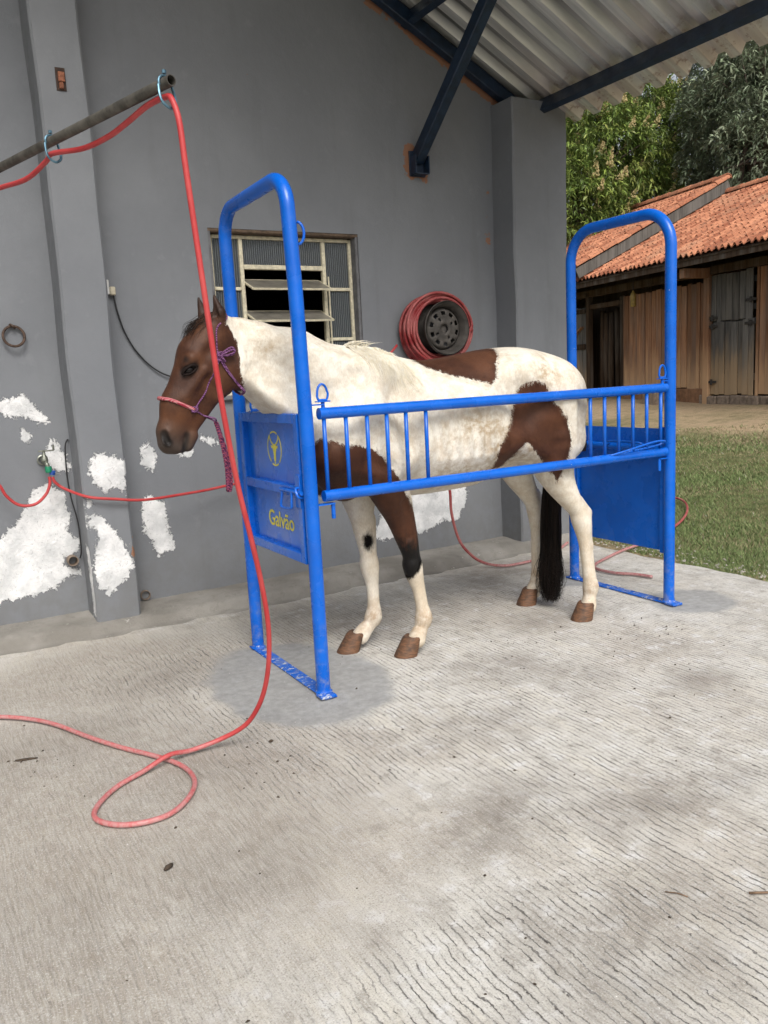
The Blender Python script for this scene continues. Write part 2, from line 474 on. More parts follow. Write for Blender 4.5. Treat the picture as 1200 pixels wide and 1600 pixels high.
# front wall with the window opening
WX0, WX1, WZ0, WZ1 = 1.82, 2.89, 1.31, 2.38
gx = np.unique(np.round(np.concatenate([np.linspace(-6, 0, 13), np.arange(0, 1.8, .015), [WX0], np.linspace(WX0, WX1, 36), np.arange(2.9, 3.9, .015), np.linspace(3.9, 4.59, 16)]), 4))
gz = np.unique(np.round(np.concatenate([np.arange(.02, 1.31, .015), [WZ0], np.linspace(1.34, WZ1, 40)]), 4))
zr = np.concatenate([gz, -np.linspace(0.03, 1, 24)])      # negatives: fraction up to the gable line
X2 = np.repeat(gx[:, None], len(zr), 1)
Z2 = np.where(zr[None, :] >= 0, zr[None, :], WZ1 + (-zr[None, :]) * (gable(gx)[:, None] - WZ1))
Y2 = YW + .004 * np.sin(X2 * 2.3) * np.sin(Z2 * 1.9 + 1)
V = np.stack([X2, Y2, Z2], -1).reshape(-1, 3)
I = np.arange(V.shape[0]).reshape(X2.shape)
Q = np.stack([I[:-1, :-1], I[1:, :-1], I[1:, 1:], I[:-1, 1:]], -1)
cx_ = .5 * (gx[:-1] + gx[1:]); cz_ = np.where(zr[:-1] >= 0, np.abs(zr[:-1]), 99)
hole = ((cx_ > WX0) & (cx_ < WX1))[:, None] & ((cz_ >= WZ0 - 1e-6) & (cz_ < WZ1 - 1e-6))[None, :]
Q = Q[~hole]
P2 = V[:, [0, 2]]
put = np.full(len(V), -1.0)
for pl in PUTTY: put = np.maximum(put, poly_sd(P2, pl))
bk = np.full(len(V), -1.0)
for pl in [[(3.30, 2.76), (3.49, 2.76), (3.50, 2.97), (3.31, 3.02)], [(2.11, 3.25), (2.15, 3.25), (2.15, 3.31), (2.11, 3.3)], [(4.00, 2.35), (4.03, 2.35), (4.03, 2.75), (4.0, 2.7)]]:
    bk = np.maximum(bk, poly_sd(P2, pl))
bk = np.maximum(bk, .045 - np.abs(V[:, 2] - (gable(V[:, 0]) - .09)) - .03 * (V[:, 0] < 3.0))
mobj('wall', V, Q, M_WALL, stable, True, {'putty': put, 'brick': bk})

def grid_box(name, x0, x1, y0, y1, z0, ztop, res=.02, polys=(), side=(), bricks=()):
    """upright pillar: front, left and right faces as grids"""
    V, F, put, bk = [], [], [], []
    def face(fn, nu, nv, fp, fb):
        b0 = len(V)
        for i in range(nu + 1):
            for j in range(nv + 1):
                p = fn(i / nu, j / nv); V.append(p)
                put.append(fp(p)); bk.append(fb(p))
        for i in range(nu):
            for j in range(nv):
                a = b0 + i * (nv + 1) + j; F.append((a, a + nv + 1, a + nv + 2, a + 1))
    ch = .012
    zt = lambda xx: float(ztop(xx)) if callable(ztop) else ztop
    nz = int(3.2 / res)
    def fpf(p): return 0
    n1 = max(2, int((x1 - x0) / res)); n2 = max(2, int((y1 - y0) / res))
    wob = lambda z: .004 * math.sin(z * 5.1) + .003 * math.sin(z * 11.7)
    face(lambda u, v: (x0 + ch + (x1 - x0 - 2 * ch) * u + wob(v * 3), y0, z0 + v * (zt(x0 + (x1 - x0) * u) - z0)), n1, nz, lambda p: 0, lambda p: 0)
    n_front = len(V)
    face(lambda u, v: (x0 + wob(v * 3), y1 + (y0 + ch - y1) * u, z0 + v * (zt(x0) - z0)), n2, nz, lambda p: 0, lambda p: 0)
    n_left = len(V)
    face(lambda u, v: (x1 + wob(v * 3), y0 + ch + (y1 - y0 - ch) * u, z0 + v * (zt(x1) - z0)), n2, nz, lambda p: 0, lambda p: 0)
    n_right = len(V)
    face(lambda u, v: (x0 + wob(v * 3) + ch * u, y0 + ch * (1 - u), z0 + v * (zt(x0) - z0)), 1, nz, lambda p: 0, lambda p: 0)
    face(lambda u, v: (x1 - ch * (1 - u) + wob(v * 3), y0 + ch * u, z0 + v * (zt(x1) - z0)), 1, nz, lambda p: 0, lambda p: 0)
    V = np.array(V); put = np.full(len(V), -1.0); bk = np.full(len(V), -1.0)
    nl = np.ones(len(V), bool); nl[n_front:n_left] = False; nl[n_left:n_right] = False
    for pl in polys: put = np.where(nl, np.maximum(put, poly_sd(V[:, [0, 2]], pl)), put)
    for pl in bricks: bk = np.where(nl, np.maximum(bk, poly_sd(V[:, [0, 2]], pl)), bk)
    for pl in side:
        d = poly_sd(V[:, [1, 2]], pl); s_ = np.zeros(len(V), bool); s_[n_front:n_left] = True
        put = np.where(s_, np.maximum(put, d), put)
    return mobj(name, V, F, M_WALL, stable, 40, {'putty': put, 'brick': bk})

grid_box('pillar', .862, 1.118, 4.925, YW + .01, .0, lambda q: gable(q) - .02, .022, PUTTY_P, [[(4.93, .1), (5.0, .1), (5.02, .3), (5.03, .52), (4.93, .5)]], [[(1.10, .42), (1.13, .42), (1.13, .56), (1.10, .54)]])
grid_box('pillar', 4.075, 4.596, 4.925, YW + .01, .0, lambda q: 3.315, .03, [], [], [])
# top of the corner pillar
MB().box((4.3355, 5.05, 3.325), (.519, .248, .02)).build('pillar_cap', M_WALL, stable, attrs={'putty': np.full(8, -1.), 'brick': np.full(8, -1.)})
# brick pocket in the pillar: a dark plate stands for the shade inside
M_BRICK = simple('red_brick', (.26, .10, .055), .9, .4, 60, bump=.5, bd=.004)
M_DARKHOLE = simple('recess_shade', (.05, .03, .022), .95, .3, 40)
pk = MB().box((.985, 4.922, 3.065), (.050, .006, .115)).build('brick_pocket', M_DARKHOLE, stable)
MB().box((.988, 4.915, 3.075), (.034, .02, .05), ch=.003).box((.984, 4.914, 3.03), (.022, .02, .03), ch=.003).build('brick', M_BRICK, pk)
# side and back walls, end pillars of the wall opening closed so that the room is dark
w = MB()
w.box((4.50, 9.6, 1.62), (.18, 8.84, 3.2)).build('side_wall', M_WALL, stable, attrs={'putty': np.full(8, -1.), 'brick': np.full(8, -1.)})
def gable_slab(name, y0, th):
    pts = [(-6, y0, 0), (4.4, y0, 0), (4.4, y0, float(gable(4.4)) - .03), (RIDGE, y0, float(gable(RIDGE)) - .03), (-6, y0, float(gable(-6)) - .03)]
    b = MB().prism(pts, (0, th, 0)); o = b.build(name, M_WALL, stable, attrs={'putty': np.full(len(b.v), -1.), 'brick': np.full(len(b.v), -1.)}); return recalc(o)
gable_slab('back_wall', 14.0, .15)
MB().box((-6.05, 9.6, 1.62), (.18, 8.84, 3.2)).build('side_wall', M_WALL, stable, attrs={'putty': np.full(8, -1.), 'brick': np.full(8, -1.)})
# inner leaf of the front wall, with the opening
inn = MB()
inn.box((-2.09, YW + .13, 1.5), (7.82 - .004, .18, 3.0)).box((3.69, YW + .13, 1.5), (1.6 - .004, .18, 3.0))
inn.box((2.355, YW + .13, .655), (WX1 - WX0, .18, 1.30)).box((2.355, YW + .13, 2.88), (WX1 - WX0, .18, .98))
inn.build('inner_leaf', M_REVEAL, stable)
# rough brown reveal round the window
rv = MB()
rv.box((2.355, YW + .045, WZ1 - .010), (1.12, .085, .024), ch=.006)
rv.build('window_reveal', M_REVEAL, stable)
rv = MB(); rv.box((WX1 - .008, YW + .05, 1.845), (.022, .09, 1.06), ch=.004).box((WX0 + .008, YW + .05, 1.845), (.022, .09, 1.06), ch=.004).box((2.355, YW + .03, WZ0 + .01), (1.10, .13, .03), ch=.006)
rv.build('window_reveal', simple('shaded_reveal_grey', (.13, .13, .135), .8, .2, 20, bump=.4), stable)  # wall grey made darker, the shade inside the opening painted in

# ---- cement skirt along the wall foot
def mat_skirt():
    t = NT('cement_skirt'); n1 = t.noise(2.2, detail=5); n2 = t.noise(16, detail=5, rough=.7); n3 = t.noise(120, detail=3)
    c = t.mix(t.mr(n1, .35, .65), (.19, .178, .158), (.30, .285, .258)); c = t.mix(t.mr(n2, .5, .75, 0, .7), c, (.15, .14, .12))
    c = t.mix(t.mr(n2, .62, .72, 0, .6), c, (.5, .49, .46))
    t.set(Base_Color=c, Roughness=.92, Specular_IOR_Level=.2); t.bump(t.math('ADD', n2, t.math('MULTIPLY', n3, .3)), .5, .02); return t.m
prof = [(5.25, .088), (5.12, .085), (5.0, .080), (4.93, .074), (4.895, .066), (4.878, .050), (4.866, .022), (4.855, .006), (4.82, .001), (4.78, -.01)]
sx = np.arange(-4, 4.66, .05); SV = []
for xx in sx:
    for (py, pz) in prof:
        wv = .012 * math.sin(xx * 1.7 + .6) + .010 * math.sin(xx * 5.3) + .008 * math.sin(xx * 13) + .004 * math.sin(xx * 37)
        k = min(1, max(0, (5.17 - py) / .3)); SV.append((xx, py + wv * k, pz * (1 + .18 * math.sin(xx * 2.9 + 1) * k) + .004 * math.sin(xx * 17 + py * 31)))
SV = np.array(SV); n = len(prof); I = np.arange(len(SV)).reshape(len(sx), n)
SF = np.stack([I[:-1, :-1], I[:-1, 1:], I[1:, 1:], I[1:, :-1]], -1).reshape(-1, 4)
mobj('cement_skirt', SV, SF, mat_skirt(), stable, True)

# ---- window
def mat_ribglass():
    t = NT('ribbed_glass')
    wv = t.wave(21, t.tc(), .3, 'X')
    t.set(Base_Color=t.mix(wv, (.05, .06, .066), (.17, .19, .205)), Roughness=.16, Specular_IOR_Level=.6, Transmission_Weight=.15)
    t.bump(wv, .7, .012); return t.m
M_GLASS = mat_ribglass()
M_LGLASS = simple('dusty_louver_glass', (.20, .185, .155), .35, .2, 12, bump=.05, spec=.5)
YF = YW + .085
win = MB()
fr = lambda xa, xb, za, zb, d=.03: win.box(((xa + xb) / 2, YF, (za + zb) / 2), (xb - xa, d, zb - za), ch=.003)
L0, L1, C0, C1 = 1.845, 2.872, 2.058, 2.655
fr(L0, L0 + .022, 1.335, 2.352); fr(L1 - .022, L1, 1.335, 2.352)
fr(L0 + .022, L1 - .022, 2.332, 2.354, .032); fr(L0 + .022, L1 - .022, 1.332, 1.356, .032)
fr(C0 - .013, C0 + .013, 1.356, 2.332, .034); fr(C1 - .013, C1 + .013, 1.356, 2.332, .034)
for z in (2.018, 1.68):
    fr(L0 + .022, C0 - .013, z - .011, z + .011); fr(C1 + .013, L1 - .022, z - .011, z + .011)
fr(C0 + .013, C1 - .013, 2.142, 2.172)
window = win.build('window', M_CREAM, stable)
def pane(xa, xb, za, zb): MB().box(((xa + xb) / 2, YF + .004, (za + zb) / 2), (xb - xa, .005, zb - za)).build('pane', M_GLASS, window)
for (za, zb) in ((2.031, 2.33), (1.693, 2.005), (1.36, 1.667)):
    pane(L0 + .024, C0 - .015, za, zb); pane(C1 + .015, L1 - .024, za, zb)
pane(C0 + .015, C1 - .015, 2.174, 2.33)
for zc in (2.045, 1.842, 1.64, 1.44):       # tilted open louvers
    lo = MB(); dy, dz = -.105, -.04
    a0, a1 = C0 + .016, C1 - .016
    p0 = Vector((a0, YF + .05, zc + .035)); p1 = Vector((a1, YF + .05, zc + .035))
    q0 = p0 + Vector((0, -.19, -.075)); q1 = p1 + Vector((0, -.19, -.075))
    nrm = Vector((0, -.075, .19)).normalized()
    for s_, e_ in ((p0, p1), (q0, q1), (p0, q0), (p1, q1)): lo.beam(s_, e_, .014, .010, nrm)
    lv = lo.build('louver', M_CREAM, window)
    ins = .008
    g = MB(); g.prism([p0 + Vector((ins, 0, 0)), p1 - Vector((ins, 0, 0)), q1 - Vector((ins, 0, 0)), q0 + Vector((ins, 0, 0))], nrm * .004)
    g.build('pane', M_LGLASS, lv)
lk = MB()
lk.tube([(C1 + .02, YF - .03, 1.58), (C1 + .02, YF - .03, 2.1)], .006, 6); lk.build('louver_bar', M_CREAM, window)

# ---- roof: trapezoid steel sheets, purlins, rafter, strut
def mat_sheet():
    t = NT('galvanised_roof_sheet')
    o = t.tc(); n1 = t.noise(1.0, t.mapv((.7, 7, 1)), detail=4); n2 = t.noise(14, detail=5, rough=.7); n3 = t.noise(1.0, t.mapv((2.2, 24, 2)), detail=3)
    c = t.mix(t.mr(n3, .3, .7), (.64, .65, .64), (.86, .86, .84))
    x = t.sep(o, 0)
    c = t.mix(t.math('MULTIPLY', t.attr('crest'), t.mr(n1, .25, .6, .65, .95)), c, (.085, .09, .09))  # shade in the rib recesses painted in, stronger towards the wall
    pk = t.math('MULTIPLY', t.mr(x, 3.7, 4.6, .15, 1), t.mr(n1, .40, .60))
    c = t.mix(t.math('MULTIPLY', t.math('MULTIPLY', pk, t.math('SUBTRACT', 1.0, t.attr('crest'))), .6), c, (.56, .43, .37))
    rs = t.math('MULTIPLY', t.mr(n2, .52, .68), t.mr(x, 4.1, 4.69, 0, .75))
    c = t.mix(rs, c, (.21, .09, .05))
    t.set(Base_Color=c, Roughness=.36, Metallic=.5); t.bump(n2, .12, .004); return t.m
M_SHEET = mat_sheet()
PIT = .195; H = .056
def sheet_mesh(sign):
    prof = []
    for k in range(6):
        y0 = k * PIT
        prof += [(y0, 0), (y0 + .070, 0), (y0 + .100, H), (y0 + .165, H)]
    prof = prof[:-2]
    xsn = np.linspace(RIDGE, 4.69, 14) if sign > 0 else np.linspace(RIDGE, 2 * RIDGE - 4.69, 14)
    v = []; f = []
    for xx in xsn:
        for (yy, zz) in prof: v.append((xx, yy, float(roof_z(xx if sign > 0 else 2 * RIDGE - xx)) + zz))
    n = len(prof)
    for i in range(len(xsn) - 1):
        for j in range(n - 1): f.append((i * n + j, i * n + j + 1, (i + 1) * n + j + 1, (i + 1) * n + j))
    me = bpy.data.meshes.new('roof_sheet'); me.from_pydata(v, [], f); me.materials.append(M_SHEET); me.update()
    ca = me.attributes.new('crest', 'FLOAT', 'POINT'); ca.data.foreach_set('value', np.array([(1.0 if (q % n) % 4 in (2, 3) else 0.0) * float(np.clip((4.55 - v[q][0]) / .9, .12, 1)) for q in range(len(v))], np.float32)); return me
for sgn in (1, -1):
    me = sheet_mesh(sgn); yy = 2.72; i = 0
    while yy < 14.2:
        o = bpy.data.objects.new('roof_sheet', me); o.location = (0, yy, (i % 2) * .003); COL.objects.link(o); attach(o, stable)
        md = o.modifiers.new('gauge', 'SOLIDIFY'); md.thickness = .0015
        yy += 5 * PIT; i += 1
# purlins (cold formed channels) along Y
for xx in (4.405, 3.385, 2.365, 1.345, .325, -.60):
    zt = float(roof_z(xx)) - .008
    c = MB(); rot = Matrix.Rotation(math.atan(.494), 3, 'Y')
    for (dx, dz, sx_, sz_) in ((-.022, -.05, .004, .10), (0, -.002, .044, .004), (0, -.098, .044, .004), (.022, -.012, .004, .018), (.022, -.088, .004, .018)):
        p = rot @ Vector((dx, 0, dz)); c.box((xx + p.x, 4.9, zt + p.z - .006), (sx_, 4.3, sz_), rot)
    c.build('purlin', M_NAVY, stable)
# rafter under the sheets, just outside the wall
rf = MB(); rf.beam((RIDGE, YW - .055, float(roof_z(RIDGE)) - .090), (4.42, YW - .055, float(roof_z(4.42)) - .090), .07, .085, (0, 0, 1), .004)
rf.build('rafter', M_NAVY, stable)
# strut from the wall to the purlin
a = Vector((3.40, YW - .01, 2.90)); b = Vector((3.40, 4.10, 3.80))
st = MB(); st.beam(a, b, .085, .075, (1, 0, 0), .005)
strut = st.build('strut', M_NAVY, stable)
bp = MB(); bp.box((3.40, YW - .008, 2.875), (.13, .012, .17), ch=.002).box((3.345, YW - .045, 2.86), (.008, .075, .12)).box((3.455, YW - .045, 2.86), (.008, .075, .12)).box((3.40, YW - .045, 2.80), (.10, .07, .008))
bp.build('bracket_plate', M_NAVY, strut)
# ================================================================== blue horse stocks
def mat_blue(name, wear):
    t = NT(name)
    n1 = t.noise(6, detail=4); n2 = t.noise(45, detail=5, rough=.7)
    c = t.mix(t.mr(n1, .3, .7), (.0, .094, .48), (.0, .114, .56))
    chips = t.mr(t.math('ADD', n2, wear), .70, .73)
    c = t.mix(chips, c, (.50, .52, .55))
    z = t.sep(t.tc(), 2)
    c = t.mix(t.math('MULTIPLY', t.mr(z, .0, .45, .55, .06), t.mr(t.noise(22, detail=5, rough=.7), .45, .75)), c, (.26, .27, .28))
    t.set(Base_Color=c, Roughness=t.mr(n1, .3, .7, .22, .34), Coat_Weight=.10, Coat_Roughness=.15, Specular_IOR_Level=.38)
    t.bump(t.math('ADD', t.math('MULTIPLY', n1, .6), t.math('MULTIPLY', t.noise(120), .12)), .05, .004); return t.m
M_BLUE = mat_blue('blue_gloss_paint', .0)
M_BLUEP = mat_blue('blue_panel_paint', -.01)
M_BLUEW = mat_blue('worn_blue_paint', .13)
M_YEL = simple('yellow_sticker', (.62, .55, .035), .45, .1, 60, bump=0)
M_STEEL = simple('bare_steel', (.42, .42, .42), .4, .2, 40, metal=.8)

stocks = prop(empty('horse_stocks', (2.65, 3.645, 0)), 'blue tubular steel horse stocks around the pinto horse', 'horse stocks')
YN, YFAR, XF, XR = 3.25, 4.04, 1.515, 3.79
def arch(x, r, top, lean=0.0):
    pts = [(x, YN, 0.0), (x, YN, .6), (x, YN, 1.2), (x - lean * .5, YN, 1.8)]
    z0 = top - r
    pts2 = []
    for i in range(0, 10):
        a = math.pi / 2 * i / 9; pts2.append((x - lean, YN + r - r * math.cos(a), z0 + r * math.sin(a)))
    for i in range(0, 10):
        a = math.pi / 2 * i / 9; pts2.append((x - lean * .3, YFAR - r + r * math.sin(a), z0 + r * math.cos(a)))
    pts3 = [(x, YFAR, 1.6), (x, YFAR, .8), (x, YFAR, 0)]
    return pts + pts2 + pts3
fa = MB().tube(arch(XF, .14, 2.25, .02), .0315, 20).build('front_arch', M_BLUE, stocks, 50)
ra = MB().tube(arch(XR, .19, 2.235), .0315, 20).build('rear_arch', M_BLUE, stocks, 50)
for x, par in ((XF, fa), (XR, ra)):
    MB().box((x, 3.635, .007), (.062, .92, .008), ch=.002).box((x - .01, 3.205, .012), (.075, .06, .012), ch=.002).build('foot_plate', M_BLUEW, par)
    for yy in (YN, YFAR):
        MB().lathe([(.040, .0115), (.040, .016), (.034, .022), (.0325, .03)], (x, yy, 0), (0, 0, 1), 16).build('weld_collar', M_BLUEW, par)
# small tie ring on the near side of the front arch
pts = [(XF - .014 + .026 + .024 * math.sin(a), YN - .012 - .012 * math.sin(a), 2.015 + .045 * math.cos(a)) for a in np.linspace(0, math.pi, 9)]
MB().tube(pts, .006, 8).build('tie_ring', M_BLUE, fa, True)

def side_gate(y, name, dz=0.0):
    g = MB()
    for z in (1.266 + dz, .904 + dz * .5): g.tube([(1.577, y, z), (2.3, y, z), (3.0, y, z), (3.752, y, z)], .0255, 16)
    for z in (1.266, .904):
        for xx in (1.577, 3.752): pass
    gate = g.build(name, M_BLUE, stocks, 40)
    for xx in (1.600, 1.708, 1.815, 1.918, 2.021, 2.131, 3.175, 3.279, 3.384, 3.493, 3.601, 3.713):
        MB().tube([(xx, y, .925 + dz * .5), (xx, y, 1.1), (xx, y, 1.245 + dz)], .0098, 8).build('bar', M_BLUE, gate, True)
    s = -1 if y < 3.6 else 1
    for xx in (1.60, 3.725):
        e = MB()
        e.tube([(xx, y, 1.285 + dz), (xx, y, 1.318 + dz)], .009, 8)
        e.box((xx, y, 1.318 + dz), (.062, .030, .006), ch=.001)
        ring = [(xx + .024 * math.cos(a) * (1.0 if math.sin(a) > 0 else 1.12), y, 1.352 + dz + .040 * math.sin(a) if math.sin(a) > -.75 else 1.324 + dz) for a in np.linspace(0, 2 * math.pi, 24, endpoint=False)]
        e.tube(ring, .0055, 8, closed=True)
        px = XF if xx < 2 else XR
        e.box(((xx + px) / 2, y, 1.305 + dz), (abs(xx - px), .022, .006))
        e.build('hinge_eye', M_BLUE, gate, 40)
        p = MB(); p.box(((xx + px) / 2, y, .868), (abs(xx - px) + .05, .030, .006)); p.tube([(xx + .02 * (1 if xx < 2 else -1), y, .868), (xx + .02 * (1 if xx < 2 else -1), y, .80)], .0095, 10)
        p.build('hinge_pin', M_BLUE, gate, 40)
    return gate
near = side_gate(YN, 'side_gate')
side_gate(YFAR, 'side_gate', -.05)
h = MB(); h.tube(catmull([(3.30, YN - .012, .922), (3.42, YN - .04, .945), (3.60, YN - .055, .975), (3.69, YN - .05, .972), (3.70, YN - .02, .955), (3.62, YN - .005, .94), (3.45, YN, .93)], 6), .006, 8)
h.build('pull_handle', M_BLUE, near, True)

# rear gate: sheet with tube frame
rg = MB(); rg.box((XR + .012, 3.655, .67), (.003, .70, .72))
rgate = rg.build('rear_gate', M_BLUEP, stocks)
MB().box((XR + .005, 3.295, .67), (.035, .035, .74), ch=.004).build('gate_tube', M_BLUE, rgate)
MB().box((XR + .005, 4.005, .67), (.030, .030, .74), ch=.004).build('gate_tube', M_BLUE, rgate)
MB().tube([(XR - .022, 3.32, .915), (XR - .022, 3.98, .915)], .022, 12).build('gate_tube', M_BLUE, rgate, 40)
MB().tube(catmull([(XR - .03, 3.40, .93), (XR - .07, 3.42, .95), (XR - .08, 3.55, .955), (XR - .07, 3.66, .95), (XR - .03, 3.68, .93)], 6), .006, 8).build('pull_handle', M_BLUE, rgate, True)

# front door: square frame, two sheets, slide bolt, emblem and name
fd = MB(); D = .046
for (y0, y1, z0, z1) in ((3.292, 3.292 + D, .60, 1.27), (3.998 - D, 3.998, .60, 1.27), (3.292 + D, 3.998 - D, 1.27 - D, 1.27), (3.292 + D, 3.998 - D, .60, .60 + D), (3.292 + D, 3.998 - D, .90, .90 + D)):
    fd.box((XF - .005, (y0 + y1) / 2, (z0 + z1) / 2), (.044, y1 - y0, z1 - z0), ch=.004)
door = fd.build('front_door', M_BLUE, stocks)
PX = XF + .004
for (z0, z1) in ((.60 + D, .90), (.90 + D, 1.27 - D)):
    MB().box((PX, 3.645, (z0 + z1) / 2), (.003, .706 - 2 * D, z1 - z0)).build('door_panel', M_BLUEP, door)
MB().box((XF + .012, 4.012, .93), (.03, .022, .5), ch=.003).build('door_hinge', M_BLUE, door)
lt = MB(); bx = XF - .036
lt.tube([(bx, 3.50, .925), (bx, 3.265, .925)], .009, 10)
lt.tube(catmull([(bx - .004, 3.47, .92), (bx - .012, 3.475, .86), (bx - .012, 3.46, .845), (bx - .012, 3.37, .85), (bx - .01, 3.36, .87), (bx - .004, 3.365, .925)], 5), .006, 8)
lt.box((bx + .006, 3.315, .93), (.008, .05, .15), ch=.002)
lt.tube(catmull([(bx + .012, 3.30, .945), (bx - .012, 3.30, .945), (bx - .016, 3.285, .925), (bx - .010, 3.28, .908), (bx + .012, 3.28, .905)], 5), .006, 8)
lt.build('slide_bolt', M_BLUE, door, 40)
# emblem: ring with a horned ox head
FX_ = PX - .0022
def P(r_, u_, cy=3.625, cz=1.101): return (FX_, cy - r_, cz + u_)      # r: to the viewer's right
em = MB()
for a0, a1 in ((R(62), R(118)), (R(130), R(232)), (R(246), R(298)), (R(308), R(410))):
    n = 14; outer = [(.083 * math.cos(a), .083 * math.sin(a)) for a in np.linspace(a0, a1, n)]; inner = [(.076 * math.cos(a), .076 * math.sin(a)) for a in np.linspace(a1, a0, n)]
    em.prism([P(*q) for q in outer + inner], (-.0012, 0, 0))
emb = recalc(em.build('emblem', M_YEL, door))
head = [(-.014, .018), (-.006, .022), (.006, .022), (.014, .018), (.017, .012), (.040, .016), (.034, .002), (.020, .0), (.015, -.016), (.010, -.034), (.011, -.046), (.007, -.060), (-.007, -.060), (-.011, -.046), (-.010, -.034), (-.015, -.016), (-.020, .0), (-.034, .002), (-.040, .016), (-.017, .012)]
hb = MB(); hb.prism([P(*q) for q in head], (-.0014, 0, 0))
for s in (1, -1):
    out = [(.016, .016), (.036, .026), (.050, .046), (.050, .066)]; inn_ = [(.046, .050), (.032, .034), (.016, .024)]
    hb.prism([P(s * a, b) for a, b in out + inn_], (-.0014, 0, 0))
hb.prism([P(a, b) for a, b in ((-.004, -.063), (.004, -.063), (.003, -.072), (-.003, -.072))], (-.0014, 0, 0))
recalc(hb.build('ox_head', M_YEL, emb))
cu = bpy.data.curves.new('lettering', 'FONT'); cu.body = 'Galv\u00e3o'; cu.size = .108; cu.extrude = .0006; cu.offset = .0009; cu.align_x = 'CENTER'; cu.align_y = 'CENTER'; cu.space_character = 1.0
to = bpy.data.objects.new('lettering_curve', cu); COL.objects.link(to)
dg = bpy.context.evaluated_depsgraph_get()
tm = bpy.data.meshes.new_from_object(to.evaluated_get(dg)); bpy.data.objects.remove(to)
co = np.array([v.co for v in tm.vertices]); co -= (co.max(0) + co.min(0)) / 2
sc_ = .295 / (co[:, 0].max() - co[:, 0].min()); co[:, :2] *= sc_
for v, c in zip(tm.vertices, co): v.co = (FX_ - .001 - c[2], 3.603 - c[0], .762 + c[1])
tm.materials.clear(); tm.materials.append(M_YEL)
lo_ = bpy.data.objects.new('lettering', tm); COL.objects.link(lo_); attach(lo_, door)

# ================================================================== hoses
def mat_hose(name, dust, tone=1.0):
    t = NT(name); n1 = t.noise(9, detail=4); n2 = t.noise(70, detail=4)
    c = t.mix(t.mr(n1, .3, .7), tuple(q * tone for q in (.40, .030, .034)), tuple(q * tone for q in (.47, .044, .046)))
    c = t.mix(t.math('MULTIPLY', t.mr(t.math('ADD', n1, t.math('MULTIPLY', n2, .4)), .45, .95), dust), c, (.55, .30, .27))
    z = t.sep(t.tc(), 2)
    c = t.mix(t.math('MULTIPLY', t.mr(z, .0, .06, .85, 0), t.mr(n2, .28, .62, .35, 1)), c, (.46, .30, .29))
    t.set(Base_Color=c, Roughness=.48, Specular_IOR_Level=.4); t.bump(n2, .1, .002); return t.m
M_HOSE = mat_hose('red_rubber_hose', .08)
M_HOSE2 = mat_hose('faded_red_hose', .35, .62)
HR = .0094
A = [(.449,3.760,2.225),(.539,3.532,2.223),(.595,3.389,2.259),(.609,3.325,2.272),(.684,3.161,2.256),(.740,3.013,2.263),(.774,2.879,2.277),(.804,2.748,2.292),(.829,2.638,2.288),(.839,2.607,2.274),(.850,2.587,2.206),(.856,2.582,2.077),(.870,2.589,1.910),(.884,2.591,1.717),(.905,2.606,1.499),(.930,2.623,1.291),(.967,2.652,1.071),(1.007,2.675,.884),(1.047,2.713,.710),(1.074,2.746,.541),(1.081,2.784,.394),(1.075,2.830,.272),(1.055,2.873,.180),(1.018,2.926,.100),(.945,2.985,.045),(.822,3.004,.022),(.726,2.976,.040),(.621,2.945,.020),(.517,2.896,.015),(.441,2.819,.014),(.402,2.743,.014),(.411,2.678,.014),(.464,2.616,.014),(.539,2.586,.014),(.615,2.591,.014),(.685,2.643,.014),(.745,2.731,.014),(.764,2.822,.014),(.755,2.909,.014),(.724,2.996,.014),(.672,3.095,.014),(.602,3.216,.014),(.515,3.397,.014),(.425,3.613,.014),(.342,3.751,.014),(.226,3.873,.014),(.05,3.98,.014),(-.4,4.05,.014)]
A0 = [(.03, 4.95, 2.15), (.16, 4.62, 2.20), (.30, 4.2, 2.22)]
prop(MB().tube(catmull(A0 + A, 7), HR, 12).build('garden_hose', M_HOSE, None, True), 'red hose hanging from overhead pipe and looping on the floor', 'hose')
W1 = [(.20,5.05,.99),(.33,5.05,.99),(.435,5.05,.931),(.475,5.05,.854),(.535,5.05,.795),(.619,5.05,.789),(.684,5.05,.840),(.711,5.05,.900),(.712,5.052,.938)]
prop(MB().tube(catmull([(-.6, 5.06, .93), (-.2, 5.05, .98)] + W1, 7), .0085, 12).build('garden_hose', M_HOSE, None, True), 'short red hose dipping left from the wall tap', 'hose')
W2 = [(.730,5.052,.935),(.738,5.048,.905),(.784,5.035,.862),(.885,4.90,.815),(1.029,4.885,.787),(1.20,4.90,.760),(1.455,4.98,.756),(1.705,5.05,.762),(1.968,5.07,.80),(2.35,5.09,.95),(2.7,5.10,1.2),(2.95,5.10,1.45),(3.12,5.09,1.62)]
prop(MB().tube(catmull(W2, 7), .0085, 12).build('garden_hose', M_HOSE, None, True), 'red hose running right from the wall tap behind the blue door', 'hose')

# ---- hose reel made of a steel wheel rim, with coiled hose
M_RIM = simple('black_wheel_steel', (.080, .072, .064), .7, .35, 14, bump=.15, metal=.3)
RC = Vector((3.462, 4.955, 1.722))
reel = prop(empty('hose_reel', (3.462, YW, 1.722)), 'black steel wheel rim on the wall used as hose reel', 'hose reel')
rim = MB()
rim.lathe([(.188, -.012), (.192, -.006), (.190, .004), (.176, .010), (.168, .03), (.160, .05), (.150, .09), (.160, .14), (.182, .165), (.190, .17), (.192, .176), (.182, .176), (.155, .145), (.144, .09), (.154, .045), (.163, .024), (.170, .004), (.180, -.004), (.184, -.012)], RC, (0, 1, 0), 48)
rimo = rim.build('rim', M_RIM, reel, 40)
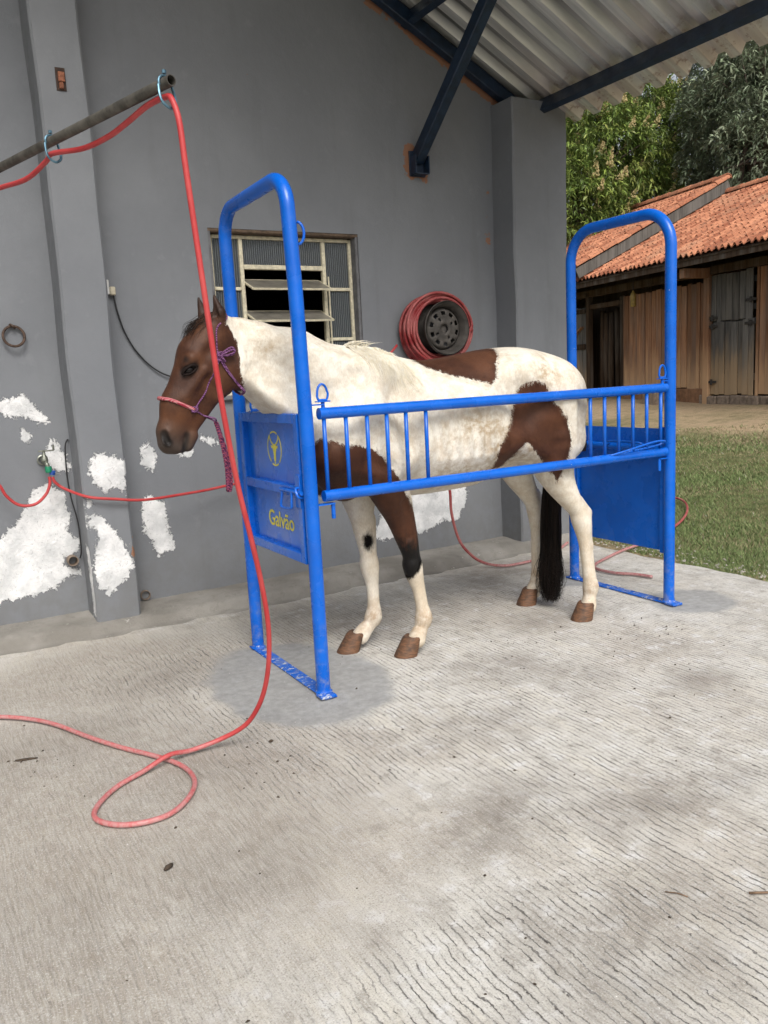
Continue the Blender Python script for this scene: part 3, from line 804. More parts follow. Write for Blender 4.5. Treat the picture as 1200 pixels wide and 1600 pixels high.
# dished disc with vent and bolt holes
d = MB(); nA = 60; rad = [(.030, .035), (.050, .030), (.060, .034), (.083, .040), (.098, .036), (.122, .040), (.134, .05), (.148, .075)]
v = []
for r_, h_ in rad:
    for j in range(nA):
        aa = 2 * math.pi * j / nA; v.append((RC.x + r_ * math.cos(aa), RC.y + h_, RC.z + r_ * math.sin(aa)))
f = []
for i in range(len(rad) - 1):
    for j in range(nA):
        if i == 4 and j % 6 in (2, 3, 4): continue
        if i == 2 and j % 15 in (4, 5): continue
        f.append((i * nA + j, i * nA + (j + 1) % nA, (i + 1) * nA + (j + 1) % nA, (i + 1) * nA + j))
d.add(v, f); disc = d.build('wheel_disc', M_RIM, rimo, 40)
md = disc.modifiers.new('gauge', 'SOLIDIFY'); md.thickness = .004
MB().lathe([(.0, .05), (.030, .05), (.030, .2)], RC, (0, 1, 0), 20).build('hub', M_RIM, reel)
coil = []
tt = np.linspace(0, 24 * 2 * math.pi, 24 * 36)
for q in tt:
    turn = q / (2 * math.pi); k = turn / 24
    layer = (k * 3) % 1.0; li_ = min(2, int(k * 3))
    ph = math.sin(turn * 2.4) * .5 + math.sin(turn * 5.1 + 1) * .5
    rr = .200 + .024 * li_ + .012 * ph + .010 * math.sin(turn * 9.3)
    yy = RC.y + .050 + .135 * (layer if li_ != 1 else 1 - layer)
    sag = .012 * (k + .2) * (1 + .4 * ph)
    coil.append((RC.x + rr * 1.10 * math.cos(q) - .012, yy, RC.z + rr * math.sin(q) - sag + .006))
tail = [(3.30, 5.10, 1.42), (3.345, 5.02, 1.0), (3.385, 4.90, .62), (3.388, 4.88, .40), (3.42, 4.84, .20), (3.47, 4.76, .09), (3.537, 4.70, .035), (3.60, 4.62, .02), (3.70, 4.58, .016), (3.959, 4.60, .016), (4.25, 4.72, .016), (4.60, 4.93, .018), (5.062, 5.137, .03), (5.55, 5.36, .06), (5.939, 5.45, .085), (6.20, 5.46, .105), (6.34, 5.36, .108), (6.240, 5.172, .10), (6.008, 4.951, .083), (5.745, 4.774, .064), (5.495, 4.650, .047), (5.151, 4.518, .028), (4.849, 4.441, .018), (4.628, 4.396, .015), (4.310, 4.279, .015), (4.133, 4.197, .015), (4.048, 4.093, .015), (4.055, 3.938, .015), (4.121, 3.829, .015), (4.157, 3.703, .015)]
hp = np.vstack([np.array(coil), catmull(tail, 8)])
prop(MB().tube(hp, .0105, 10).build('garden_hose', M_HOSE2, None, True), 'faded red hose coiled on the wheel rim and trailing out onto the lawn', 'hose')

# ================================================================== overhead pipe with rings
M_PIPE = simple('weathered_steel_pipe', (.095, .088, .076), .6, .4, 16, metal=.5, bump=.2)
M_RING = simple('blue_galvanised_ring', (.10, .19, .25), .4, .4, 30, metal=.7)
p0 = Vector((.839, 2.593, 2.324)); p1 = Vector((.482, 3.757, 2.312)); dr = (p0 - p1).normalized(); pe = p1 - dr * 1.46
pm = MB()
pr = [(.0168, 0), (.0168, (p0 - pe).length - .001), (.0162, (p0 - pe).length), (.0142, (p0 - pe).length), (.0138, (p0 - pe).length - .002), (.0138, (p0 - pe).length - .5)]
pm.lathe(pr, pe, dr, 24)
pipe = prop(pm.build('overhead_pipe', M_PIPE, None, 40), 'weathered steel pipe jutting from the wall overhead, carrying the hose', 'pipe')
for c, hang in ((p0 - dr * .035, .075), (p1 + dr * .44, .075)):
    c = Vector(c); sd2 = dr.cross(Vector((0, 0, 1))).normalized()
    g = MB()
    pts = []
    for aa in np.linspace(R(-20), R(200), 14): pts.append(c + sd2 * (.022 * math.cos(aa)) + Vector((0, 0, .022 * math.sin(aa))))
    g.tube(pts, .0042, 8)
    pts = [c + sd2 * .024 + Vector((0, 0, -.008)), c + sd2 * .027 + dr * .008 + Vector((0, 0, -.04)), c + sd2 * .022 + dr * .014 + Vector((0, 0, -.062)), c + dr * .018 + Vector((0, 0, -.075)), c - sd2 * .022 + dr * .014 + Vector((0, 0, -.062)), c - sd2 * .027 + dr * .008 + Vector((0, 0, -.04)), c - sd2 * .024 + Vector((0, 0, -.008))]
    g.tube(catmull(pts, 5), .0045, 8)
    g.lathe([(0, 0), (.007, 0), (.007, .01), (0, .01)], c + Vector((0, 0, .028)), (0, 0, 1), 6)
    g.build('hose_ring', M_RING, pipe, 40)
MB().lathe([(.0, -.004), (.05, -.004), (.05, -.012), (.0, -.012)], pe + dr * .02, dr, 20).build('wall_flange', M_PIPE, pipe)

# ================================================================== fittings on the wall
M_IRON = simple('rusty_iron', (.085, .055, .040), .75, .4, 50, metal=.4, bump=.3)
ring = prop(empty('tether_ring', (.625, YW, 1.79)), 'rusty iron tether ring hanging on the left wall', 'ring')
pts = [(.625 + .056 * math.cos(a), YW - .022 - .012 * (1 - math.sin(a)), 1.737 + .056 * math.sin(a)) for a in np.linspace(0, 2 * math.pi, 32, endpoint=False)]
MB().tube(pts, .0075, 10, closed=True).build('ring', M_IRON, ring, True)
MB().tube(catmull([(.615, YW + .01, 1.80), (.615, YW - .03, 1.802), (.625, YW - .042, 1.793), (.635, YW - .03, 1.784), (.635, YW + .01, 1.785)], 5), .006, 8).build('staple', M_IRON, ring, True)

M_BRASS = simple('dull_brass', (.24, .25, .21), .45, .3, 40, metal=.8)
M_GREEN = simple('green_fitting_plastic', (.01, .20, .10), .4, .2, 40)
M_DBLUE = simple('blue_fitting_plastic', (.012, .06, .28), .4, .2, 40)
tap = prop(empty('water_tap', (.715, YW, 1.02)), 'small metal wall tap with green and blue hose fittings', 'tap')
tb = MB()
tb.tube([(.70, YW + .01, 1.03), (.70, YW - .06, 1.028), (.702, YW - .10, 1.018)], .014, 12).lathe([(0, 0), (.019, 0), (.019, .028), (.013, .036), (.008, .05), (.008, .062)], (.702, YW - .085, 1.020), (0, 0, 1), 12)
tb.tube(catmull([(.702, YW - .10, 1.02), (.706, YW - .122, 1.012), (.712, YW - .125, .99)], 5), .012, 10)
tb.lathe([(.024, -.006), (.030, -.003), (.030, .003), (.024, .006)], (.70, YW - .012, 1.03), (0, 1, 0), 16)
tb.build('tap_body', M_BRASS, tap, 40)
MB().box((.715, YW - .085, 1.085), (.085, .012, .008), ch=.002).tube([(.757, YW - .085, 1.085), (.757, YW - .085, 1.115)], .006, 8).tube([(.702, YW - .085, 1.06), (.702, YW - .085, 1.09)], .007, 8).build('tap_handle', M_BRASS, tap, 40)
MB().lathe([(0, 0), (.017, 0), (.019, -.006), (.019, -.03), (.016, -.036), (0, -.036)], (.712, YW - .122, .998), (0, 0, 1), 12).build('green_connector', M_GREEN, tap, 40)
MB().lathe([(0, 0), (.016, 0), (.016, -.026), (0, -.026)], (.734, YW - .120, .972), (.25, 0, 1), 12).lathe([(0, 0), (.010, 0), (.010, .03), (0, .03)], (.715, YW - .122, .962), (1, 0, 0), 10).build('blue_connector', M_DBLUE, tap, 40)

M_PLAST = simple('white_plastic', (.62, .62, .60), .4, .06, 30, bump=0)
M_IVORY = simple('ivory_plastic', (.50, .45, .34), .5, .1, 30, bump=0)
M_CABLE = simple('black_cable', (.015, .015, .016), .45, .2, 50, bump=0)
box = prop(empty('socket_box', (1.17, YW, 2.0)), 'small white socket box with a plug beside the left pillar', 'socket')
MB().box((1.158, YW - .018, 2.01), (.038, .036, .085), ch=.004).build('box', M_PLAST, box)
MB().box((1.195, YW - .022, 1.988), (.034, .034, .05), ch=.006).build('plug', M_IVORY, box)
cab = [(1.198,YW-.025,1.965),(1.203,YW-.024,1.93),(1.215,YW-.02,1.86),(1.245,YW-.018,1.75),(1.30,YW-.015,1.64),(1.38,YW-.015,1.545),(1.47,YW-.02,1.485),(1.58,YW-.02,1.46),(1.70,YW-.02,1.47),(1.80,YW-.015,1.50)]
prop(MB().tube(catmull(cab, 6), .0048, 8).build('power_cable', M_CABLE, None, True), 'black power cable drooping from the white socket box', 'cable')
cab2 = [(.868,YW-.0,1.13),(.858,YW-.035,1.135),(.842,YW-.04,1.10),(.835,YW-.04,1.0),(.835,YW-.04,.88),(.845,YW-.04,.77),(.862,YW-.045,.66),(.866,YW-.045,.55),(.864,YW-.04,.46),(.858,YW-.015,.42)]
cab2 = [(x_ - .012, y_, z_) for x_, y_, z_ in cab2]
prop(MB().tube(catmull(cab2, 6), .0042, 8).build('power_cable', M_CABLE, None, True), 'thin black cable hanging down beside the left pillar above the pipe stub', 'cable')
M_CLAY = simple('brown_pvc_pipe', (.20, .15, .11), .6, .2, 30)
for (cx, cz, ln, lab) in ((.800, .415, .055, 'brown pipe stub sticking out of the white putty left of pillar'), (1.212, .122, .02, 'brown drain hole pipe at the wall foot right of pillar')):
    q = MB(); q.lathe([(.031, .02), (.031, -ln), (.0285, -ln - .001), (.026, -ln), (.026, .02), (.0, .018)], (cx, YW, cz), (0, 1, 0), 20)
    o = q.build('drain_pipe', M_CLAY, None, 40); prop(o, lab, 'pipe')

# ================================================================== litter on the slab
M_DUNG = simple('dry_dung', (.06, .042, .028), .95, .4, 60, bump=.8, bd=.01)
M_TWIG = simple('dry_twig', (.17, .11, .07), .9, .3, 60, bump=.4)
def lump(name, c, sx, sy, sz, mat, label, cat, group=None, rz=0, seed=0):
    bm = bmesh.new(); bmesh.ops.create_icosphere(bm, subdivisions=2, radius=1)
    rr = random.Random(seed)
    for v in bm.verts:
        k = 1 + .35 * (rr.random() - .5); v.co = Vector((v.co.x * sx * k, v.co.y * sy * k, max(v.co.z * sz * k, -sz * .5)))
    bmesh.ops.rotate(bm, verts=bm.verts, cent=(0, 0, 0), matrix=Matrix.Rotation(rz, 3, 'Z'))
    bmesh.ops.translate(bm, verts=bm.verts, vec=c)
    me = bpy.data.meshes.new(name); bm.to_mesh(me); bm.free(); me.materials.append(mat); me.shade_smooth()
    o = bpy.data.objects.new(name, me); COL.objects.link(o); prop(o, label, cat, group); return o
lump('dung_clump', (.527, 2.300, .008), .017, .008, .008, M_DUNG, 'small dark dung clump on the floor in front of the hose loop', 'dung', rz=.5, seed=3)
lump('dung_clump', (.265, 3.365, .003), .045, .010, .004, M_DUNG, 'thin dark dung smear on the floor behind the hose loop', 'dung', rz=-.3, seed=5)
lump('pebble', (1.12, 2.93, .004), .010, .008, .006, M_DUNG, 'tiny dark pebble in front of the near front foot plate', 'pebble', seed=7)
prop(MB().tube([(1.80, 1.27, .005), (1.835, 1.245, .007), (1.86, 1.232, .004)], .0035, 6).build('twig', M_TWIG, None, True), 'short brown twig at the right edge of the floor', 'twig')
prop(MB().tube([(1.625, 1.40, .004), (1.645, 1.375, .006), (1.658, 1.352, .003)], .0018, 6).build('straw', M_TWIG, None, True), 'thin straw lying left of the short brown twig', 'straw')

fg = np.random.default_rng(8); V = []; F = []
for i in range(170):
    if i < 90: xx, yy = fg.uniform(.1, 3.6), fg.uniform(1.2, 3.9)
    else:
        c_ = [(2.7, 3.2), (.35, 3.3), (2.3, 2.9), (1.0, 2.6), (3.3, 2.9)][i % 5]; xx, yy = c_[0] + fg.normal(0, .16), c_[1] + fg.normal(0, .14)
    s_ = fg.uniform(.0025, .0085); a_ = fg.uniform(0, 6.28); e_ = fg.uniform(.3, .9); b0 = len(V)
    for k in range(5): V.append((xx + s_ * math.cos(a_) * math.cos(k * 1.257) - s_ * e_ * math.sin(a_) * math.sin(k * 1.257), yy + s_ * math.sin(a_) * math.cos(k * 1.257) + s_ * e_ * math.cos(a_) * math.sin(k * 1.257), .002))
    V.append((xx, yy, .003 + s_ * .5)); F += [(b0 + k, b0 + (k + 1) % 5, b0 + 5) for k in range(5)]
prop(mobj('floor_litter', V, F, M_DUNG, None), 'tiny dark crumbs of dung scattered over the slab', 'litter', kind='stuff')
# ================================================================== pinto horse
HY = 3.58                                   # mid plane of the horse in the world
HRES = .006
hx0, hx1, hy0, hy1, hz0, hz1 = .88, 3.50, -.40, .40, .02, 1.84
AX_ = [np.arange(a, b, HRES, dtype=np.float32) for a, b in ((hx0, hx1), (hy0, hy1), (hz0, hz1))]
SD = np.full([len(a) for a in AX_], .30, np.float32)

def box_slice(lo, hi):
    sl = []
    for a, l, h in zip(AX_, lo, hi):
        i0 = max(0, int(np.searchsorted(a, l))); i1 = min(len(a), int(np.searchsorted(a, h)) + 1); sl.append(slice(i0, i1))
    return tuple(sl)
def grids(sl): return AX_[0][sl[0]][:, None, None], AX_[1][sl[1]][None, :, None], AX_[2][sl[2]][None, None, :]
def smin(sl, d, k):
    a = SD[sl]; h = np.clip(k - np.abs(a - d), 0, None) / k
    SD[sl] = np.minimum(a, d) - h * h * k * .25
def smax(sl, d, k):                         # carve: keep a outside d
    a = SD[sl]; b = -d; h = np.clip(k - np.abs(a - b), 0, None) / k
    SD[sl] = np.maximum(a, b) + h * h * k * .25
def cone(A, B, ra, rb, k=.04, sy=1.0, carve=False, yc=None):
    """round cone from A to B (x, y, z); sy squeezes it sideways about yc"""
    A = np.array(A, np.float32); B = np.array(B, np.float32); r = max(ra, rb)
    lo = np.minimum(A, B) - r - k; hi = np.maximum(A, B) + r + k
    sl = box_slice(lo, hi); X, Y, Z = grids(sl)
    c = (A[1] + B[1]) / 2 if yc is None else yc
    s = 1.0 / sy
    Ay = c + (A[1] - c) * s; By = c + (B[1] - c) * s; Yy = c + (Y - c) * s
    d = np.array([B[0] - A[0], By - Ay, B[2] - A[2]]); L2 = float(d @ d) + 1e-9
    t = np.clip(((X - A[0]) * d[0] + (Yy - Ay) * d[1] + (Z - A[2]) * d[2]) / L2, 0, 1)
    q = np.sqrt((X - A[0] - t * d[0]) ** 2 + (Yy - Ay - t * d[1]) ** 2 + (Z - A[2] - t * d[2]) ** 2)
    dist = (q - (ra + (rb - ra) * t)) * (.5 + .5 * sy)
    (smax if carve else smin)(sl, dist.astype(np.float32), k)
def chain(pts, k=.03, sy=1.0):
    """a limb: one smooth run of spheres, joined to the body as a whole"""
    P_ = np.array(pts, np.float32); n = len(P_)
    Q_ = np.vstack([2 * P_[0] - P_[1], P_, 2 * P_[-1] - P_[-2]]); out = []
    for i in range(1, n):
        p0, p1, p2, p3 = Q_[i - 1:i + 3]
        for t in (0, .25, .5, .75): out.append(.5 * (2 * p1 + (p2 - p0) * t + (2 * p0 - 5 * p1 + 4 * p2 - p3) * t * t + (3 * p1 - p0 - 3 * p2 + p3) * t ** 3))
    out.append(P_[-1]); S = np.array(out)
    lo = S[:, :3].min(0) - .2; hi = S[:, :3].max(0) + .2
    sl = box_slice(lo, hi); shp = SD[sl].shape; D_ = np.full(shp, .3, np.float32); o = [q.start for q in sl]
    for a, b in zip(S[:-1], S[1:]):
        r = max(a[3], b[3]) + k + .02; s2 = box_slice(np.minimum(a, b)[:3] - r, np.maximum(a, b)[:3] + r)
        X, Y, Z = grids(s2); d = b[:3] - a[:3]; L2 = float(d @ d) + 1e-9
        t = np.clip(((X - a[0]) * d[0] + (Y - a[1]) * d[1] + (Z - a[2]) * d[2]) / L2, 0, 1)
        q = np.sqrt((X - a[0] - t * d[0]) ** 2 + (Y - a[1] - t * d[1]) ** 2 + (Z - a[2] - t * d[2]) ** 2) - (a[3] + (b[3] - a[3]) * t)
        s3 = tuple(slice(u_.start - w_, u_.stop - w_) for u_, w_ in zip(s2, o)); D_[s3] = np.minimum(D_[s3], q)
    smin(sl, D_, k)

# trunk: top, bottom and half width along the body
tx = [1.56, 1.62, 1.70, 1.80, 1.95, 2.10, 2.30, 2.50, 2.70, 2.90, 3.05, 3.18, 3.27, 3.34, 3.40]
tt_ = [1.20, 1.28, 1.41, 1.49, 1.545, 1.525, 1.476, 1.494, 1.524, 1.534, 1.517, 1.464, 1.39, 1.30, 1.22]
tb_ = [1.14, 1.05, .95, .885, .845, .825, .815, .825, .86, .915, .97, 1.03, 1.09, 1.14, 1.2]
tw_ = [.03, .10, .16, .205, .235, .260, .285, .292, .285, .272, .258, .225, .175, .11, .03]
tk_ = [.2, .3, .45, .55, .60, .52, .30, .22, .20, .22, .25, .25, .2, .2, .2]
sl = box_slice((1.5, -.4, .7), (3.46, .4, 1.62)); X, Y, Z = grids(sl)
x1 = X.ravel()
from numpy import interp
def sm(tab):
    v = interp(x1, tx, tab); kk = 11; p = np.pad(v, kk, mode='edge'); return np.convolve(p, np.ones(2 * kk + 1) / (2 * kk + 1), 'valid')[:, None, None]
T, B_, W_, K_ = sm(tt_), sm(tb_), sm(tw_), sm(tk_)
zc = (T + B_) / 2 - .02; hh = np.where(Z > zc, T - zc, zc - B_)
u = (Z - zc) / hh
wid = W_ * (1 - K_ * np.clip(u, 0, 1) ** 1.6 * .8) * (1 - .12 * np.clip(-u, 0, 1) ** 2)
q = (np.abs(u) ** 2.25 + np.abs(Y / wid) ** 2.25) ** (1 / 2.25)
end = np.maximum(1.58 - X, X - 3.37)
dist = np.maximum((q - 1) * np.minimum(hh, wid) * .85, end)
SD[sl] = np.minimum(SD[sl], dist.astype(np.float32))

# neck and throat
cone((1.93, 0, 1.205), (1.60, 0, 1.437), .315, .205, .06, .52)
cone((1.60, 0, 1.437), (1.35, -.02, 1.552), .205, .142, .05, .56)
cone((1.40, -.01, 1.535), (1.27, -.04, 1.58), .148, .118, .04, .62)
for s in (-1, 1):
    cone((1.37, -.02 + s * .060, 1.47), (1.72, s * .125, 1.10), .052, .105, .06)              # long neck muscle
    cone((1.45, s * .075, 1.60), (1.86, s * .10, 1.40), .05, .10, .07)
    # shoulder
    cone((1.98, s * .105, 1.42), (1.73, s * .145, 1.08), .10, .115, .07)
    cone((1.74, s * .145, 1.07), (1.97, s * .155, .98), .115, .115, .06)
    cone((1.90, s * .17, 1.25), (2.04, s * .165, 1.02), .085, .095, .07)
    cone((1.69, s * .085, 1.05), (1.80, s * .09, .93), .10, .10, .05)                          # breast
    # hip and thigh mass
    cone((2.86, s * .165, 1.37), (3.10, s * .14, 1.30), .12, .14, .09)
    cone((3.04, s * .135, 1.25), (3.10, s * .155, 1.03), .185, .145, .07)
    cone((3.18, s * .10, 1.27), (3.19, s * .13, 1.02), .125, .095, .06)
    cone((2.93, s * .175, 1.13), (2.93, s * .185, .99), .115, .085, .07)                        # stifle
    cone((2.72, s * .23, 1.05), (2.90, s * .19, 1.02), .05, .07, .08)                           # flank fold
cone((2.2, 0, .93), (2.6, 0, .925), .10, .10, .08)
cone((2.82, 0, .985), (2.98, 0, .985), .055, .06, .05)                                          # sheath
# front legs (near, far)
chain([(1.96, -.150, .97, .105), (2.035, -.135, .84, .094), (2.085, -.123, .73, .074), (2.125, -.12, .60, .056), (2.145, -.12, .515, .0445), (2.150, -.12, .470, .0495), (2.156, -.12, .430, .0480), (2.164, -.12, .385, .038), (2.176, -.12, .335, .0300), (2.190, -.12, .255, .0285), (2.198, -.12, .215, .035), (2.203, -.12, .178, .0455), (2.188, -.12, .132, .0355), (2.170, -.12, .10, .041), (2.155, -.12, .070, .046)], .022)
cone((2.190, -.12, .40), (2.214, -.12, .22), .016, .018, .02)                                   # tendon
cone((2.222, -.12, .165), (2.225, -.12, .14), .022, .014, .02)                                  # ergot
cone((2.138, -.12, .47), (2.150, -.12, .43), .034, .030, .02)
chain([(1.95, .150, .97, .105), (1.985, .135, .84, .092), (2.008, .127, .73, .073), (2.024, .125, .60, .056), (2.034, .125, .500, .0445), (2.037, .125, .455, .0495), (2.040, .125, .415, .0480), (2.043, .125, .370, .038), (2.044, .125, .32, .0300), (2.045, .125, .24, .0285), (2.047, .125, .20, .035), (2.043, .125, .160, .0455), (2.016, .125, .118, .0365), (1.985, .125, .092, .042), (1.962, .125, .068, .046)], .022)
cone((2.064, .125, .37), (2.064, .125, .20), .016, .018, .02)
cone((2.066, .125, .145), (2.066, .125, .12), .022, .014, .02)
# hind legs
chain([(3.03, -.165, 1.02, .145), (3.035, -.185, .90, .115), (3.065, -.200, .80, .086), (3.125, -.213, .70, .062), (3.176, -.222, .63, .0505), (3.197, -.225, .580, .0555), (3.208, -.227, .535, .0510), (3.216, -.229, .470, .0385), (3.226, -.23, .40, .0325), (3.238, -.233, .29, .0310), (3.250, -.235, .215, .037), (3.258, -.235, .178, .0455), (3.250, -.235, .130, .037), (3.243, -.235, .095, .041), (3.238, -.235, .070, .046)], .024)
cone((3.19, -.218, .68), (3.243, -.224, .612), .020, .026, .03); cone((3.243, -.225, .60), (3.258, -.23, .42), .022, .017, .02); cone((3.258, -.23, .42), (3.276, -.235, .22), .016, .017, .02)
chain([(3.04, .165, 1.02, .145), (3.06, .178, .90, .115), (3.10, .186, .80, .086), (3.165, .19, .70, .062), (3.215, .194, .63, .053), (3.232, .196, .575, .052), (3.240, .197, .50, .043), (3.242, .198, .42, .035), (3.240, .20, .30, .033), (3.246, .20, .205, .038), (3.246, .20, .165, .0425), (3.228, .20, .122, .037), (3.212, .20, .092, .041), (3.203, .20, .068, .046)], .024)
cone((3.23, .19, .68), (3.280, .195, .612), .020, .026, .03); cone((3.280, .195, .60), (3.278, .198, .40), .022, .017, .02); cone((3.278, .198, .42), (3.270, .20, .20), .016, .017, .02)
# dock
cone((3.28, 0, 1.36), (3.40, .01, 1.27), .05, .036, .04); cone((3.40, .01, 1.27), (3.425, .02, 1.08), .036, .024, .03)
# head (its own mid plane, turned a little to the viewer)
hc = -.055
cone((1.235, hc, 1.632), (1.160, hc, 1.535), .092, .094, .03, .80)
cone((1.160, hc, 1.535), (1.052, hc, 1.330), .094, .078, .03, .70)
cone((1.052, hc, 1.330), (1.002, hc, 1.220), .078, .056, .03, .74)
cone((1.245, hc, 1.470), (1.215, hc, 1.455), .105, .10, .04, .66)                              # cheek
cone((1.215, hc, 1.45), (1.085, hc, 1.235), .085, .038, .03, .62)                              # lower jaw
cone((.998, hc, 1.225), (.992, hc, 1.180), .052, .044, .025, .86)                               # muzzle
cone((.990, hc, 1.172), (1.030, hc, 1.155), .040, .032, .02, .92)                               # upper lip
cone((1.088, hc, 1.200), (1.070, hc, 1.160), .034, .028, .010, .90)                             # chin
for s in (-1, 1):
    cone((1.104, hc + s * .060, 1.527), (1.086, hc + s * .056, 1.502), .026, .018, .03)          # brow
    cone((1.155, hc + s * .070, 1.475), (1.065, hc + s * .048, 1.365), .014, .010, .03)          # facial crest
    cone((.977, hc + s * .034, 1.222), (.972, hc + s * .036, 1.182), .020, .021, .014)           # nostril rim
    cone((.957, hc + s * .050, 1.220), (.974, hc + s * .049, 1.182), .019, .013, .004, carve=True)
    cone((1.078, hc + s * .078, 1.487), (1.097, hc + s * .082, 1.481), .011, .008, .008, carve=True)
    cone((1.066, hc + s * .038, 1.207), (1.043, hc + s * .028, 1.118), .012, .013, .004, carve=True); cone((1.032, hc, 1.12), (1.042, hc + s * .04, 1.135), .008, .007, .006, carve=True)   # mouth corner
    # ears
    ex_ = -.035 if s > 0 else 0
    cone((1.248 + ex_, hc + s * .047, 1.665), (1.243 + ex_, hc + s * .056, 1.715), .027, .027, .018)
    cone((1.243 + ex_, hc + s * .056, 1.715), (1.228 + ex_, hc + s * .052, 1.788), .026, .006, .010)
    cone((1.224 + ex_, hc + s * .066, 1.705), (1.218 + ex_, hc + s * .064, 1.755), .014, .006, .008, carve=True)

def side_y(xq, zq, s):
    col = SD[int(round((xq - hx0) / HRES)), :, int(round((zq - hz0) / HRES))]; ins = np.where(col < 0)[0]
    return None if len(ins) == 0 else float(AX_[1][ins[0] if s < 0 else ins[-1]])
def groove(a, b, r, depth, k=.04):
    for s in (-1, 1):
        ya, yb_ = side_y(*a, s), side_y(*b, s)
        if ya is None or yb_ is None: continue
        cone((a[0], ya + s * (r - depth), a[1]), (b[0], yb_ + s * (r - depth), b[1]), r, r, k, carve=True)
groove((1.365, 1.475), (1.60, 1.285), .035, .014)            # jugular groove
groove((1.62, 1.52), (1.83, 1.40), .06, .012, .06)           # dip before the shoulder blade
groove((1.86, 1.42), (1.72, 1.18), .04, .008, .05)
groove((2.06, 1.32), (2.10, 1.10), .06, .010, .06)           # behind the shoulder
groove((2.72, 1.29), (2.76, 1.20), .085, .016, .07)          # flank hollow
for q_ in range(6): groove((2.22 + q_ * .072, 1.22 - q_ * .006), (2.26 + q_ * .072, 1.02), .022, .0022, .03)   # ribs
groove((2.98, 1.00), (3.03, .86), .035, .008, .04)
groove((3.16, 1.22), (3.17, 1.02), .03, .006, .05)
groove((1.86, 1.02), (1.96, .98), .03, .008, .04)
groove((1.195, 1.565), (1.170, 1.545), .024, .007, .02)      # hollow above the eye
groove((1.165, 1.43), (1.215, 1.37), .02, .004, .02)
groove((2.06, .80), (2.10, .62), .02, .004, .02)

# the chest stays behind the door: cut the lower neck back
sl = box_slice((1.285, -.4, .7), (1.80, .4, 1.50)); X, Y, Z = grids(sl)
a_ = SD[sl]; b_ = (1.578 - X - 1.55 * np.clip(Z - 1.20, 0, None) - 3 * np.clip(Z - 1.37, 0, None) + 0 * Y) * .6; kk_ = .06
h_ = np.clip(kk_ - np.abs(a_ - b_), 0, None) / kk_; SD[sl] = np.maximum(a_, b_) + h_ * h_ * kk_ * .25

def surface_nets(S):
    s = S < 0
    n = np.array(S.shape) - 1
    corner = [(i, j, k) for i in (0, 1) for j in (0, 1) for k in (0, 1)]
    cnt = sum(s[i:i + n[0], j:j + n[1], k:k + n[2]].astype(np.int8) for i, j, k in corner)
    act = np.argwhere((cnt > 0) & (cnt < 8))
    idx = -np.ones(n, np.int32); idx[tuple(act.T)] = np.arange(len(act))
    acc = np.zeros((len(act), 3)); num = np.zeros(len(act))
    for a in corner:
        for ax in range(3):
            if a[ax] == 1: continue
            b = list(a); b[ax] = 1
            va = S[tuple((act + a).T)]; vb = S[tuple((act + b).T)]
            c = (va < 0) != (vb < 0)
            t = np.where(c, va / (va - vb + 1e-12), 0)
            p = np.array(a, float)[None] + np.zeros((len(act), 1)); p[:, ax] += t
            acc[c] += p[c]; num[c] += 1
    V = act + acc / num[:, None]
    F = []
    for ax in range(3):
        o1, o2 = (ax + 1) % 3, (ax + 2) % 3
        sa = [slice(None)] * 3; sb = [slice(None)] * 3; sa[ax] = slice(0, -1); sb[ax] = slice(1, None)
        ch = s[tuple(sa)] != s[tuple(sb)]
        e = np.argwhere(ch)
        e = e[(e[:, o1] > 0) & (e[:, o2] > 0) & (e[:, o1] < n[o1]) & (e[:, o2] < n[o2])]
        d1 = np.zeros(3, int); d1[o1] = 1; d2 = np.zeros(3, int); d2[o2] = 1
        q = np.stack([idx[tuple((e - d1 - d2).T)], idx[tuple((e - d2).T)], idx[tuple(e.T)], idx[tuple((e - d1).T)]], 1)
        flip = s[tuple(e.T)]
        q[~flip] = q[~flip][:, ::-1]
        F.append(q[(q >= 0).all(1)])
    return V, np.vstack(F)
HV, HF = surface_nets(SD)
HV = HV * HRES + np.array([hx0, hy0, hz0])
# a little relaxation to take the grid out
ei = np.vstack([HF[:, [0, 1]], HF[:, [1, 2]], HF[:, [2, 3]], HF[:, [3, 0]]])
for it in range(3):
    acc = np.zeros_like(HV); num = np.zeros(len(HV))
    for c in range(3):
        acc[:, c] = np.bincount(ei[:, 0], HV[ei[:, 1], c], len(HV)) + np.bincount(ei[:, 1], HV[ei[:, 0], c], len(HV))
    num = np.bincount(ei[:, 0], minlength=len(HV)) + np.bincount(ei[:, 1], minlength=len(HV))
    HV += (.45 if it % 2 == 0 else -.30 if it == 1 else .4) * (acc / num[:, None] - HV)

def surf_y(xq, zq, side=-1):
    """y of the skin at (x, z) on the given side, relative to the mid plane"""
    i = int(round((xq - hx0) / HRES)); k = int(round((zq - hz0) / HRES)); col = SD[i, :, k]; ins = np.where(col < 0)[0]
    if len(ins) == 0: return None
    return float(AX_[1][ins[0] if side < 0 else ins[-1]])

